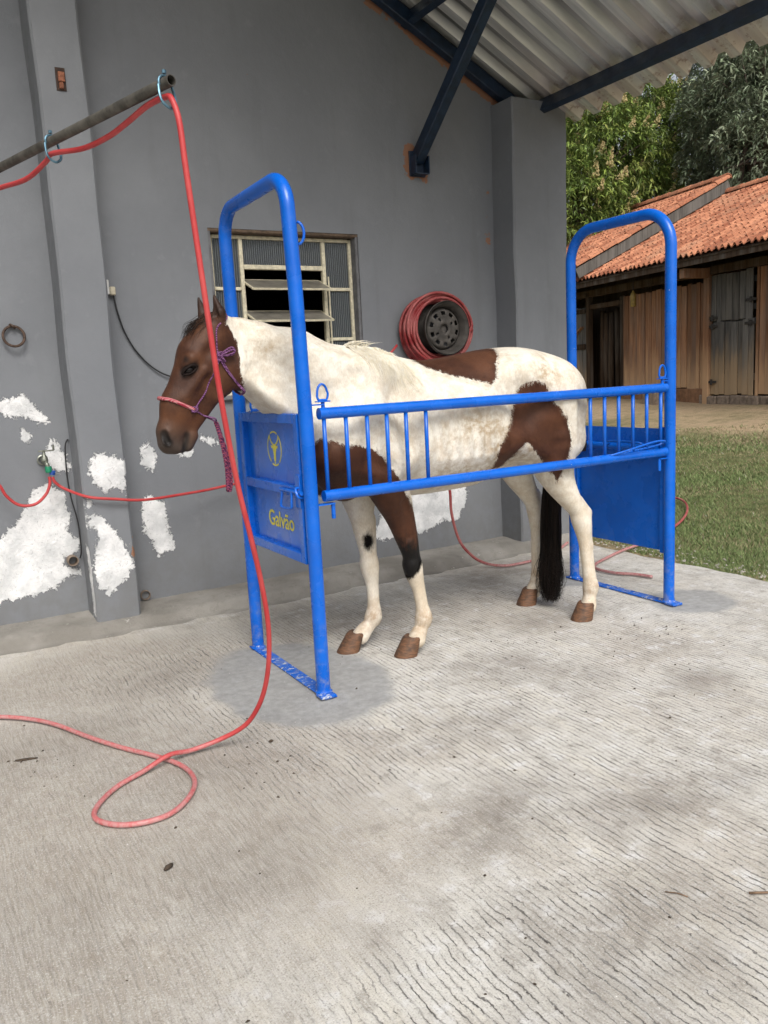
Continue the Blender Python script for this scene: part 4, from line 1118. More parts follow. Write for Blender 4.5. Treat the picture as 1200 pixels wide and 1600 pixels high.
# ---- coat pattern, drawn on the horse's own side elevation (x, z)
hxz = HV[:, [0, 2]]; hyv = HV[:, 1]
PAT_NEAR = [
 [(1.55,1.10),(1.612,1.131),(1.638,1.156),(1.671,1.139),(1.717,1.119),(1.799,1.103),(1.88,1.081),(1.929,1.035),(1.975,.98),(2.02,.922),(2.06,.86),(2.115,.79),(2.17,.70),(2.20,.6),(2.21,.50),(2.165,.488),(2.13,.415),(2.09,.42),(2.05,.5),(2.02,.6),(1.97,.72),(1.85,.76),(1.7,.82),(1.55,.95)],
 [(2.24,1.475),(2.265,1.455),(2.282,1.441),(2.356,1.412),(2.412,1.393),(2.507,1.369),(2.594,1.342),(2.632,1.376),(2.671,1.44),(2.76,1.53),(2.75,1.6),(2.3,1.6)],
 [(2.745,1.289),(2.771,1.329),(2.834,1.352),(2.894,1.336),(2.920,1.282),(2.946,1.235),(3.028,1.150),(3.062,1.026),(3.042,0.935),(3.016,0.859),(2.988,0.818),(2.925,0.904),(2.836,0.993),(2.771,1.042),(2.726,1.003),(2.700,0.913),(2.621,0.905),(2.614,0.999),(2.656,1.120),(2.717,1.229)]]
near_m = hyv < np.where(HV[:, 2] < .86, -.03, .03)
brown = np.full(len(HV), -1.0)
for pl in PAT_NEAR: brown = np.where(near_m, np.maximum(brown, poly_sd(hxz, pl)), brown)
PAT_FAR = [[(2.4, 1.6), (2.75, 1.6), (2.8, 1.3), (2.6, 1.15), (2.42, 1.25)], [(1.55, 1.05), (1.75, 1.1), (1.95, 1.0), (1.9, .86), (1.6, .85)], [(2.95, 1.3), (3.2, 1.35), (3.3, 1.1), (3.1, .9), (2.95, 1.0)]]
for pl in PAT_FAR: brown = np.where(~near_m, np.maximum(brown, poly_sd(hxz, pl)), brown)
HEADL = [(.8,1.0),(.8,1.9),(1.31,1.9),(1.30,1.71),(1.265,1.69),(1.262,1.668),(1.285,1.644),(1.313,1.595),(1.318,1.54),(1.316,1.46),(1.334,1.41),(1.345,1.37),(1.30,1.25),(1.2,1.0)]
hd = poly_sd(hxz, HEADL)
brown = np.maximum(brown, hd)
brown = np.maximum(brown, .055 - np.sqrt(hyv ** 2 + ((HV[:, 0] - 3.40) / 1.2) ** 2 + ((HV[:, 2] - 1.24) / 2.6) ** 2))
brown = np.where((hd > -.02), brown, brown)
black = np.full(len(HV), -1.0)
def seg_d(a, b, sy_=1.0):
    a = np.array(a); b = np.array(b); P_ = HV.copy(); P_[:, 1] = np.abs(P_[:, 1] - hc); d_ = b - a; t_ = np.clip(((P_ - a) @ d_) / (d_ @ d_), 0, 1)
    return np.linalg.norm(P_ - a - t_[:, None] * d_, axis=1)
skin_d = np.maximum.reduce([.025 - seg_d((.958, .046, 1.218), (.974, .044, 1.182)), .017 - seg_d((1.064, .030, 1.207), (1.042, .024, 1.118)), .026 - seg_d((1.066, .060, 1.470), (1.106, .072, 1.492)), .020 - seg_d((1.085, .062, 1.522), (1.112, .066, 1.520))])
nf = (np.abs(hyv + .12) < .075) & (HV[:, 0] > 2.02) & (HV[:, 0] < 2.26) & (HV[:, 2] < .75)
black = np.where(nf, np.minimum((.600 - HV[:, 2]) * .22, (HV[:, 2] - .405 - 1.1 * np.clip(HV[:, 0] - 2.125, -.05, .1))), black)
black = np.maximum(black, .03 - np.sqrt((HV[:, 0] - 2.012) ** 2 + ((HV[:, 2] - .575) * .6) ** 2 + (hyv - .075) ** 2 * .5))
mz = np.clip((1.295 - HV[:, 2] - .35 * (HV[:, 0] - .98)) / .12, 0, 1) * (HV[:, 0] < 1.2) * (HV[:, 2] < 1.35)       # dark muzzle
earb = np.clip((HV[:, 2] - 1.66) / .06, 0, 1) * (HV[:, 0] < 1.30)
headm = np.clip((hd + .02) / .05, 0, 1)
dirt = np.clip(.42 + 1.3 * np.exp(-((HV[:, 0] - 2.55) / .28) ** 2 - ((HV[:, 2] - 1.02) / .16) ** 2), 0, 1)
dirt = np.maximum(dirt, .8 * np.exp(-((HV[:, 0] - 1.44) / .10) ** 2 - ((HV[:, 2] - 1.56) / .07) ** 2))
dirt = np.maximum(dirt, 1.0 * np.exp(-((HV[:, 0] - 2.92) / .14) ** 2 - ((HV[:, 2] - 1.40) / .12) ** 2)); dirt = np.maximum(dirt, 1.0 * np.exp(-((HV[:, 0] - 2.63) / .10) ** 2 - ((HV[:, 2] - 1.15) / .14) ** 2)); dirt = np.maximum(dirt, .9 * np.exp(-((HV[:, 0] - 2.25) / .4) ** 2 - ((HV[:, 2] - .86) / .07) ** 2))
leg = np.clip((.85 - HV[:, 2]) / .35, 0, 1)
feet = np.exp(-((HV[:, 2] - .17) / .07) ** 2)

def mat_coat():
    t = NT('pinto_coat')
    o = t.tc()
    hair = t.noise(1.0, t.mapv((60, 60, 22)), detail=4, rough=.7); hair2 = t.noise(1.0, t.mapv((210, 210, 60), rot=(0, R(35), 0)), detail=3, rough=.7)
    n1 = t.noise(5, detail=5, rough=.65); n2 = t.noise(24, detail=5, rough=.7)
    white = t.mix(t.mr(n1, .3, .7), (.82, .78, .69), (.74, .69, .585))
    dm = t.math('MULTIPLY', t.math('MULTIPLY', t.attr('dirt'), t.mr(n2, .36, .62)), t.mr(n1, .30, .60, .25, 1))
    white = t.mix(t.math('MULTIPLY', dm, .85), white, (.42, .30, .175))
    white = t.mix(t.math('MULTIPLY', t.attr('leg'), t.mr(n1, .35, .65, .25, .75)), white, (.60, .50, .37))
    white = t.mix(t.math('MULTIPLY', t.attr('feet'), t.mr(n2, .35, .65, .1, .6)), white, (.34, .21, .115))
    br = t.mix(t.mr(n1, .3, .7), (.048, .0175, .0095), (.095, .036, .0175))
    hb = t.mix(t.mr(n1, .3, .7), (.042, .0155, .0085), (.115, .046, .021))
    br = t.mix(t.mr(t.noise(3.2, detail=3), .50, .72, 0, .45), br, (.15, .062, .030))
    br = t.mix(t.attr('headm'), br, hb)
    br = t.mix(t.math('MULTIPLY', t.attr('muzzle'), t.mr(n1, .2, .7, .6, 1)), br, (.062, .047, .038))
    br = t.mix(t.math('MULTIPLY', t.attr('ears'), .75), br, (.018, .011, .009))
    rag = t.math('ADD', t.math('MULTIPLY', t.math('SUBTRACT', hair, .5), .040), t.math('MULTIPLY', t.math('SUBTRACT', n2, .5), .012))
    bm_ = t.mr(t.math('ADD', t.attr('brown'), rag), -.003, .003)
    c = t.mix(bm_, white, br)
    c = t.mix(t.mr(t.math('ADD', t.attr('black'), rag), -.014, .014), c, (.004, .0035, .0035))
    c = t.mix(t.mr(t.attr('skin'), -.006, .014, 0, .95), c, (.007, .006, .006))
    c = t.mix(t.mr(hair2, .3, .75, 0, .16), c, (.02, .015, .01))
    t.set(Base_Color=c, Roughness=t.math('SUBTRACT', .72, t.math('MULTIPLY', bm_, .22)), Specular_IOR_Level=t.math('ADD', .05, t.math('MULTIPLY', bm_, .17)), Sheen_Weight=.02, Sheen_Roughness=.5)
    b = t.bump(t.math('ADD', hair, t.math('MULTIPLY', hair2, .8)), .30, .006)
    t.bump(n1, .25, .012, b); return t.m
M_COAT = mat_coat()
horse = prop(empty('horse', (2.6, HY, 0)), 'brown and white pinto horse standing in the blue stocks', 'horse')
W3 = HV + np.array([0, HY, 0])
body = mobj('body', W3, HF, M_COAT, horse, True, {'brown': brown, 'black': black, 'muzzle': mz, 'ears': earb, 'headm': headm, 'dirt': dirt, 'leg': leg, 'feet': feet, 'skin': skin_d})

# short lying hair over the whole skin
fr = np.random.default_rng(17)
fa_v = W3[HF]; d1 = fa_v[:, 2] - fa_v[:, 0]; d2 = fa_v[:, 3] - fa_v[:, 1]; fn = np.cross(d1, d2); ar = np.linalg.norm(fn, axis=1); fn /= ar[:, None] + 1e-12
cen_ = fa_v.mean(1)
if np.mean(np.einsum('ij,ij->i', fn, cen_ - np.array([2.4, HY, 1.1])) > 0) < .5: fn = -fn
wgt = ar * (np.asarray(skin_d)[HF[:, 0]] < -.004) * np.where(cen_[:, 2] < .75, .8, 1.0) * np.where(cen_[:, 1] > HY + .12, .25, 1.0)
NH = 330000
pk_ = fr.choice(len(HF), NH, p=wgt / wgt.sum())
uv = fr.random((NH, 2)); q4 = fa_v[pk_]
hp_ = (q4[:, 0] * ((1 - uv[:, :1]) * (1 - uv[:, 1:])) + q4[:, 1] * (uv[:, :1] * (1 - uv[:, 1:])) + q4[:, 2] * (uv[:, :1] * uv[:, 1:]) + q4[:, 3] * ((1 - uv[:, :1]) * uv[:, 1:]))
nn = fn[pk_]; lx, lz = hp_[:, 0], hp_[:, 2]
flow = np.stack([np.full(NH, .9), np.zeros(NH), np.full(NH, -.45)], 1)
flow[lx > 2.75] = (.55, 0, -.85); flow[lx < 1.75] = (.75, 0, -.65); flow[(lx < 1.33)] = (-.35, 0, -.95); flow[lz < .82] = (.08, 0, -1.0)
swirl = np.stack([np.sin(lx * 9 + lz * 13), 0 * lx, np.cos(lx * 11 - lz * 7)], 1) * .30
flow = flow + swirl + fr.normal(0, .22, (NH, 3)); flow -= nn * np.einsum('ij,ij->i', flow, nn)[:, None]; flow /= np.linalg.norm(flow, axis=1)[:, None] + 1e-9
ln_ = np.where(lx < 1.33, .006, np.where(lz < .8, .008, .012)) * fr.uniform(.6, 1.3, NH)
ln_ = np.where(np.abs(np.asarray(brown)[HF[pk_, 0]]) < .03, ln_ * 1.7, ln_)
ln_ = np.where((lz < .22) & (lz > .10), ln_ * 1.5, ln_)
side_ = np.cross(flow, nn); wd_ = fr.uniform(.0007, .0013, NH)[:, None]
A_ = hp_ + side_ * wd_ - nn * .001; B2 = hp_ - side_ * wd_ - nn * .001; C2 = hp_ + flow * ln_[:, None] + nn * (ln_ * fr.uniform(.03, .15, NH))[:, None]
FVx = np.stack([B2, A_, C2], 1).reshape(-1, 3); FFx = np.arange(NH * 3).reshape(-1, 3)
vi = HF[pk_, 0]
def at3(v): return np.repeat(np.asarray(v, np.float32)[vi], 3)
# signed-distance masks are re-read at the root so that border hairs cross the line
fur = mobj('coat_hair', FVx, FFx, M_COAT, horse, True, {'brown': at3(brown), 'black': at3(black), 'muzzle': at3(mz), 'ears': at3(earb), 'headm': at3(headm), 'dirt': at3(dirt), 'leg': at3(leg), 'feet': at3(feet), 'skin': at3(skin_d)})
nj = nn + fr.normal(0, .10, (NH, 3)); nj /= np.linalg.norm(nj, axis=1)[:, None]
fur.data.normals_split_custom_set_from_vertices(np.repeat(nj, 3, 0).tolist())
fur['kind'] = 'stuff'

# hooves
def mat_hoof():
    t = NT('hoof_horn'); n = t.noise(1.0, t.mapv((30, 30, 150)), detail=4); n2 = t.noise(25, detail=4)
    c = t.mix(t.mr(n, .35, .65), (.17, .085, .045), (.10, .052, .03)); c = t.mix(t.mr(n2, .46, .70, 0, .85), c, (.055, .036, .026))
    t.set(Base_Color=c, Roughness=.6, Specular_IOR_Level=.3); t.bump(n, .3, .004); return t.m
M_HOOF = mat_hoof()
for (cx, cy, toe) in ((2.135, -.12, .028), (1.940, .125, .036), (3.228, -.235, .022), (3.192, .20, .022)):
    v = []; n = 22; rings = [(.098, .046, .0, .004), (.090, .052, .004, .0), (.080, .053, .008, -.003), (.05, .058, .018, -.007), (.02, .063, .028, -.011), (.001, .065, .033, -.013), (-.001, .05, .03, -.012)]
    for (z, r_, fwd, _) in rings:
        for j in range(n):
            aa = 2 * math.pi * j / n
            ex = math.cos(aa); ey = math.sin(aa)
            back = .80 if ex > 0 else 1.06
            v.append((cx - toe * (1 - z / .095) + ex * r_ * back - fwd * .45, HY + cy + ey * r_ * .93, z - (.022 * max(0, ex) if z > .075 else 0)))
    f = [(i * n + j, i * n + (j + 1) % n, (i + 1) * n + (j + 1) % n, (i + 1) * n + j) for i in range(len(rings) - 1) for j in range(n)] + [tuple(j for j in range(n)), tuple((len(rings) - 1) * n + j for j in range(n))[::-1]]
    recalc(mobj('hoof', v, f, M_HOOF, horse, 50))

# eyes
M_EYE = NT('horse_eye').set(Base_Color=(.006, .004, .004), Roughness=.10, Specular_IOR_Level=.3).m
for s in (-1, 1):
    b_ = bmesh.new(); bmesh.ops.create_uvsphere(b_, u_segments=20, v_segments=12, radius=.0225)
    bmesh.ops.translate(b_, verts=b_.verts, vec=(1.087, HY + hc + s * .0565, 1.480))
    me = bpy.data.meshes.new('eye'); b_.to_mesh(me); b_.free(); me.materials.append(M_EYE); me.shade_smooth()
    e = bpy.data.objects.new('eye', me); COL.objects.link(e); attach(e, horse)
M_LID = simple('eyelid_skin', (.012, .008, .007), .75, .3, 60, spec=.1)
for s in (-1, 1):
    lid = MB()
    yb = HY + hc + s * .0745; dx_, dz_ = -.022, -.020
    lid.tube(catmull([(1.056, yb - s * .011, 1.463), (1.066, yb - s * .001, 1.481), (1.084, yb + s * .005, 1.494), (1.103, yb + s * .004, 1.499), (1.121, yb - s * .004, 1.493)], 5), .0062, 8)
    lid.tube(catmull([(1.056, yb - s * .011, 1.463), (1.072, yb - s * .001, 1.461), (1.092, yb + s * .001, 1.466), (1.110, yb - s * .001, 1.478), (1.121, yb - s * .004, 1.493)], 5), .0042, 8)
    lid.build('eyelid', M_LID, horse, True)

# hair strands: ribbons of three sides
def strands(name, roots, paths, r0, r1, mat, parent, nseg=9):
    V = []; F = []
    for P_, ra in zip(paths, r0):
        P_ = np.array(P_); k = len(P_); b0 = len(V)
        T_ = np.gradient(P_, axis=0); T_ /= np.linalg.norm(T_, axis=1)[:, None] + 1e-9
        n1 = np.cross(T_, [.3, 1, .2]); n1 /= np.linalg.norm(n1, axis=1)[:, None] + 1e-9; n2 = np.cross(T_, n1)
        rr = ra * np.linspace(1, r1, k)
        for i in range(k):
            for aa in (0, 2.09, 4.19): V.append(P_[i] + rr[i] * (math.cos(aa) * n1[i] + math.sin(aa) * n2[i]))
        for i in range(k - 1):
            for j in range(3): F.append((b0 + i * 3 + j, b0 + i * 3 + (j + 1) % 3, b0 + (i + 1) * 3 + (j + 1) % 3, b0 + (i + 1) * 3 + j))
    return mobj(name, np.array(V), F, mat, parent, True)
def mat_hair(name, a, b_, rough=.45):
    t = NT(name); n = t.noise(1.0, t.mapv((90, 90, 6)), detail=3)
    t.set(Base_Color=t.mix(t.mr(n, .3, .7), a, b_), Roughness=rough, Specular_IOR_Level=.14); return t.m
M_TAIL = mat_hair('black_tail_hair', (.006, .005, .005), (.022, .015, .012))
M_MANE = mat_hair('cream_mane_hair', (.80, .73, .56), (.88, .84, .74), .6)
M_FORE = mat_hair('dark_forelock_hair', (.012, .009, .008), (.03, .016, .011))
rg2 = np.random.default_rng(5)
paths = []; rads = []
for i in range(1100):
    q = rg2.random(); a_ = rg2.random() * 2 * math.pi; ra = math.sqrt(rg2.random())
    jx, jy = ra * math.cos(a_), ra * math.sin(a_)
    zs = 1.28 - .22 * q
    x0_ = 3.405 + .02 * q + .022 * jx; y0_ = .012 + .022 * jy
    L = .03 + .16 * rg2.random() ** 2 + .03 * abs(jx)
    key = [(x0_, y0_, zs), (x0_ + .012, .016 + .034 * jy, zs - .14), (3.285 + .045 * jx, .036 + .050 * jy, .92), (3.232 + .055 * jx, .048 + .062 * jy, .66), (3.225 + .060 * jx, .055 + .066 * jy, .36), (3.222 + .055 * jx + .02 * rg2.normal(), .058 + .060 * jy + .012 * rg2.normal(), L + .08), (3.218 + .04 * jx + .02 * rg2.normal(), .055 + .045 * jy + .015 * rg2.normal(), L)]
    c = catmull(key, 3); c[:, 1] += HY; paths.append(c); rads.append(.0019 + .0012 * rg2.random())
strands('tail', None, paths, rads, .25, M_TAIL, horse)
paths = []; rads = []
def top_z(xx):
    i = int(round((xx - hx0) / HRES)); col = SD[i, :, :]; ks = np.where((col < 0).any(0))[0]; return float(AX_[2][ks[-1]])
for i in range(800):          # tuft at the withers, falling over the near shoulder
    xx = 1.88 + .22 * rg2.random() ** 1.1; z0_ = top_z(xx) - .005; g = rg2.random()
    ln = (.05 + .20 * g) * (.5 + .5 * math.exp(-((xx - 2.0) / .14) ** 2)); sx_ = .25 + .5 * rg2.random()
    pts = [(xx, .012 * rg2.normal(), z0_)]
    first = rg2.random() < .16 and xx < 2.0
    for k in range(1, 6):
        t_ = k / 5
        if first: pts.append((xx + .03 * t_ + .07 * t_ * t_ * rg2.random(), -.02 * t_ + .01 * rg2.normal(), z0_ + .045 * t_ * (1 - .35 * t_)))
        else:
            xp = xx + ln * sx_ * t_; zp = z0_ - ln * t_ * t_ * .95 + .012 * math.sin(math.pi * t_); sy_ = surf_y(xp, min(zp, top_z(xp) - .012), -1)
            pts.append((xp, (sy_ if sy_ is not None else -.05) - .006 - .004 * rg2.random(), zp))
    c = catmull(pts, 3); c[:, 1] += HY; paths.append(c); rads.append(.0008 + .0006 * rg2.random())
strands('mane', None, paths, rads, .2, M_MANE, horse)
paths = []; rads = []
for i in range(160):
    xx = 1.195 + .05 * rg2.random(); yy = hc + .03 * rg2.normal(); z0_ = top_z(xx) - .01 if abs(yy - hc) > 1 else 1.70 + .01 * rg2.normal()
    ln = .05 + .12 * rg2.random()
    c = catmull([(xx, yy, z0_), (xx - .045, yy + .005, z0_ - .015 - .1 * ln), (xx - .07 - .12 * ln, yy * 1.0 + .01 * rg2.normal(), z0_ - .45 * ln), (xx - .075 - .33 * ln, yy + .012 * rg2.normal(), z0_ - 1.0 * ln)], 3); c[:, 1] += HY; paths.append(c); rads.append(.0013)
strands('forelock', None, paths, rads, .25, M_FORE, horse)

# ---- rope halter and lead rope
def mat_rope(name, a, b_, sc):
    t = NT(name); w_ = t.wave(sc, t.mapv((1, 1, 1), rot=(.5, .6, .3)), 3.0, 'DIAGONAL')
    t.set(Base_Color=t.mix(t.mr(w_, .35, .65), a, b_), Roughness=.8, Specular_IOR_Level=.15); t.bump(w_, .5, .003); return t.m
M_ROPE = mat_rope('purple_rope', (.085, .028, .085), (.21, .095, .20), 60)
M_PINK = mat_rope('pink_braid', (.36, .045, .07), (.48, .22, .22), 55)
M_LEAD = mat_rope('braided_lead_rope', (.07, .02, .06), (.26, .06, .10), 45)
def skin(xq, zq, s=-1, out=.006):
    yq = surf_y(xq, zq, s)
    if yq is None: yq = hc
    return (xq, HY + yq + s * out, zq)
halter = prop(empty('rope_halter', (1.2, HY + hc, 1.4)), 'purple rope halter with pink noseband on the horse head', 'halter')
NB = [(1.098, 1.313), (1.06, 1.331), (1.022, 1.350), (.995, 1.362)]
nose = [skin(*q) for q in NB] + [(.976, HY + hc - .034, 1.366), (.968, HY + hc, 1.370), (.976, HY + hc + .034, 1.366)] + [skin(*q, 1) for q in NB[::-1]]
MB().tube(catmull(nose, 5), .0075, 10).build('noseband', M_PINK, halter, True)
for s in (-1, 1):
    r_ = MB()
    ch = [skin(1.098, 1.313, s, .008), skin(1.125, 1.345, s), skin(1.152, 1.378, s), skin(1.175, 1.425, s), skin(1.197, 1.470, s), skin(1.221, 1.523, s, .009)]
    r_.tube(catmull(ch, 5), .0035, 8)
    up_ = [skin(1.221, 1.523, s, .009), skin(1.216, 1.564, s), skin(1.215, 1.60, s), skin(1.218, 1.64, s), skin(1.232, 1.665, s), (1.272, HY + hc + s * .062, 1.690), (1.282, HY + hc + s * .03, 1.712), (1.284, HY + hc, 1.716)]
    r_.tube(catmull(up_, 5), .0035, 8)
    for dx_ in (0, .008):
        th = [skin(1.221 + dx_, 1.523, s, .009), skin(1.245 + dx_, 1.477, s), skin(1.273 + dx_, 1.440, s), skin(1.300 + dx_, 1.412, s), (1.326 + dx_, HY + hc + s * .05, 1.378), (1.330 + dx_, HY + hc, 1.362)]
        r_.tube(catmull(th, 5), .0033, 8)
    chn = [skin(1.098, 1.313, s, .008), skin(1.125, 1.296, s), skin(1.150, 1.282, s), (1.190, HY + hc + s * .040, 1.268), (1.205, HY + hc + s * .012, 1.255), (1.207, HY + hc, 1.252)]
    r_.tube(catmull(chn, 5), .0038, 8)
    r_.build('rope', M_ROPE, halter, True)
    for (xk, zk, rr) in ((1.098, 1.313, .013), (1.221, 1.523, .013), (1.224, 1.540, .011)):
        p = Vector(skin(xk, zk, s, .009)); kn = MB()
        for k in range(3):
            kn.tube([p + Vector((rr * math.cos(a) * (.9 if k else 1), s * .004 * math.sin(2 * a + k), rr * math.sin(a + k * .9) * .8)) for a in np.linspace(0, 2 * math.pi, 12, endpoint=False)], .004, 7, closed=True)
        kn.build('knot', M_ROPE, halter, True)
bow = MB(); p = Vector(skin(1.226, 1.535, -1, .014))
bow.tube(catmull([p, p + Vector((.015, -.012, .018)), p + Vector((.045, -.012, .032)), p + Vector((.062, -.006, .022)), p + Vector((.052, -.008, .004)), p + Vector((.02, -.008, -.002)), p], 5), .0042, 8)
bow.tube(catmull([p, p + Vector((.020, -.016, .012)), p + Vector((.05, -.014, .022)), p + Vector((.056, -.012, .012)), p + Vector((.03, -.012, .002)), p], 5), .0040, 8)
bow.tube(catmull([p, p + Vector((.006, -.008, -.014)), p + Vector((.016, -.004, -.028))], 5), .0042, 8)
bow.build('tie_loop', M_ROPE, halter, True)
ld = MB(); ax_ = catmull([(1.207, HY + hc, 1.250), (1.214, HY + hc - .01, 1.21), (1.225, HY + hc - .015, 1.14), (1.236, HY + hc - .01, 1.06), (1.240, HY + hc, .99), (1.236, HY + hc - .004, .945)], 14)
for ph in (0, 2.09, 4.19):
    k = np.arange(len(ax_)); ld.tube(ax_ + np.stack([.0058 * np.cos(k * .55 + ph), .0058 * np.sin(k * .55 + ph), 0 * k], 1), .0046, 7)
ax2 = catmull([(1.214, HY + hc + .01, 1.245), (1.232, HY + hc + .03, 1.20), (1.256, HY + hc + .03, 1.10), (1.262, HY + hc + .02, 1.00), (1.250, HY + hc + .006, .945), (1.238, HY + hc - .004, .94)], 14)
for ph in (0, 2.09, 4.19):
    k = np.arange(len(ax2)); ld.tube(ax2 + np.stack([.0052 * np.cos(k * .55 + ph), .0052 * np.sin(k * .55 + ph), 0 * k], 1), .0042, 7)
prop(ld.build('lead_rope', M_LEAD, None, True), 'braided purple lead rope hanging doubled below the horse chin', 'lead rope')
# ================================================================== barn beyond the lawn
BB = np.array([12.789, 9.455, 0]); BV = np.array([.19207, .98138, 0]); BN = np.array([.98138, -.19207, 0])
def BW(u_, off_, z_): return Vector(BB + u_ * BV - off_ * BN + np.array([0, 0, z_]))
BROT = Matrix((Vector(BV), Vector(BN), Vector((0, 0, 1)))).transposed()     # local x along the face, y into the barn
def mat_wood(name, a, b_, grey=.3, low=None):
    t = NT(name)
    rv_ = t.rnd()
    of = t.t.nodes.new('ShaderNodeCombineXYZ'); t.sock(of.inputs[0], t.math('MULTIPLY', rv_, 37)); t.sock(of.inputs[2], t.math('MULTIPLY', rv_, 11))
    ad = t.t.nodes.new('ShaderNodeVectorMath'); ad.operation = 'ADD'; t.sock(ad.inputs[0], t.tc()); t.sock(ad.inputs[1], of.outputs[0])
    g = t.noise(1.0, t.mapv((26, 26, 1.6), vec=ad.outputs[0]), detail=5, rough=.65, dist=.4); n2 = t.noise(1.0, t.mapv((5, 5, .9), vec=ad.outputs[0]), detail=4)
    c = t.mix(t.mr(g, .3, .7), a, b_)
    c = t.mix(t.mr(rv_, 0, 1, 0, .7), c, tuple(q * .45 for q in a))
    c = t.mix(t.math('MULTIPLY', t.mr(n2, .42, .66), grey), c, (.20, .185, .165))
    if low is not None:          # boards turn paler towards the bottom
        z = t.sep(t.tc(), 2)
        c = t.mix(t.math('MULTIPLY', t.mr(t.math('ADD', z, t.mr(n2, .3, .7, -.25, .25)), .85, 1.75, 1, 0), .75), c, low)
    t.set(Base_Color=c, Roughness=.88, Specular_IOR_Level=.2); t.bump(g, .5, .008); return t.m
M_PLANK = mat_wood('brown_planks', (.23, .112, .060), (.42, .225, .125), .32, (.58, .38, .22))
M_GPLANK = mat_wood('grey_door_planks', (.085, .082, .080), (.18, .175, .165), .5, (.44, .31, .18))
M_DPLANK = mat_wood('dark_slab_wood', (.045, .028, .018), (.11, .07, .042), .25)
M_FASCIA = mat_wood('dark_fascia_wood', (.06, .038, .025), (.12, .08, .055), .5)
M_BARGE = mat_wood('weathered_grey_board', (.075, .068, .06), (.15, .14, .125), .4)
M_SOIL = simple('packed_red_soil', (.22, .115, .06), .95, .25, 12, bump=.4)
M_STONE = simple('old_plinth_stone', (.22, .17, .13), .95, .3, 14, bump=.7, bd=.02)

barn = prop(empty('wooden_barn', tuple(BW(1.5, 0, .65))), 'old brown plank barn with terracotta tiled roofs beyond the lawn', 'barn')
def bbox(u0, u1, o0, o1, z0, z1, ch=.0, mb=None):
    mb = mb or MB(); c = BW((u0 + u1) / 2, (o0 + o1) / 2, (z0 + z1) / 2)
    return mb.box(c, (abs(u1 - u0), abs(o1 - o0), z1 - z0), BROT, ch)
rb = random.Random(4)
def planks(u0, u1, z0, z1, o0, mat, par, wmin=.10, wmax=.17, zt=None, gap=.013):
    q = u0
    while q < u1 - .02:
        w_ = min(rb.uniform(wmin, wmax), u1 - q)
        if u1 - q - w_ < .04: w_ = u1 - q
        dz = rb.uniform(-.025, .02); t0 = rb.uniform(-.012, .012)
        zz1 = (zt(q) if zt else z1) + rb.uniform(-.02, .02)
        bbox(q + gap / 2, q + w_ - gap / 2, o0 + t0, o0 + t0 - .028, z0 + dz, zz1, .003).build('plank', mat, par)
        q += w_
GZ0 = .70
# plank wall between the post and the opening, hung above a soil sill
planks(.90, 3.40, GZ0 + .17, 2.78, .0, M_PLANK, barn)
planks(-3.2, -.36, GZ0 + .06, 2.86, .0, M_PLANK, barn)
sill = bbox(.90, 3.42, .03, -.15, GZ0 - .2, GZ0 + .16, .01).build('soil_sill', M_SOIL, barn)
q = -3.2; k = 0
while q < .80:                                   # rough stones under the door
    w_ = rb.uniform(.18, .34); bbox(q + .006, q + w_ - .006, .05 + rb.uniform(-.02, .02), -.12, GZ0 - .25, GZ0 + .035 + rb.uniform(-.02, .015), .02).build('plinth_stone', M_STONE, barn); q += w_
post_m = MB(); bbox(.735, .885, .06, -.09, GZ0 - .2, 3.02, .012).build('post', M_PLANK, barn)
bbox(4.62, 4.74, .03, -.09, GZ0 - .2, 3.0, .012).build('post', M_DPLANK, barn)
bbox(3.38, 3.50, .0, -.10, GZ0 - .2, 2.8, .012).build('post', M_DPLANK, barn)
bbox(3.40, 4.66, .0, -.08, 2.62, 2.72, .008).build('lintel', M_DPLANK, barn)
# two-leaf stable door of grey planks
fr_ = bbox(-.33, .73, -.045, -.07, GZ0 + .30, GZ0 + .42); bbox(-.33, .73, -.045, -.07, 1.95, 2.06, mb=fr_)
dl = fr_.build('stable_door', M_GPLANK, barn)
planks(-.325, .725, GZ0 + .06, 2.03, .015, M_GPLANK, dl, .11, .17)
fr_ = bbox(-.30, .73, -.045, -.07, 2.20, 2.30); bbox(-.30, .73, -.045, -.07, 2.66, 2.76, mb=fr_)
du = fr_.build('stable_door', M_GPLANK, barn)
planks(-.285, .725, 2.05, 2.86, .015, M_GPLANK, du, .11, .17)
M_HINGE = simple('old_iron_hinge', (.05, .045, .042), .7, .4, 60, metal=.5)
for (u_, z_, par) in ((.66, 2.12, du), (.66, 1.97, dl), (-.27, 2.36, du), (-.27, 1.97, dl), (.66, .98, dl)):
    h_ = bbox(u_ - .12, u_ + .14, .04, .030, z_ - .022, z_ + .022, .002); bbox(u_ - .02, u_ + .03, .046, .030, z_ - .05, z_ + .05, .002, h_); h_.build('hinge', M_HINGE, par)
# dark door ajar at the far left with cross braces
fr_ = bbox(4.76, 6.2, .045, .02, 1.75, 1.87, .004); bbox(4.76, 6.2, .045, .02, 2.55, 2.64, .004, fr_)
dd = fr_.build('stable_door', M_DPLANK, barn)
planks(4.76, 6.2, GZ0 + .08, 2.68, .015, M_GPLANK, dd, .14, .2)
br = MB(); br.beam(BW(5.5, .045, 1.85), BW(4.85, .045, 2.25), .025, .09, tuple(BN)); br.build('brace', M_PLANK, dd)
br = MB(); br.beam(BW(4.80, .045, .85), BW(5.7, .045, 1.45), .025, .09, tuple(BN)); br.build('brace', M_DPLANK, dd)
planks(6.2, 9.5, GZ0 + .05, 2.8, .0, M_DPLANK, barn, .14, .2)
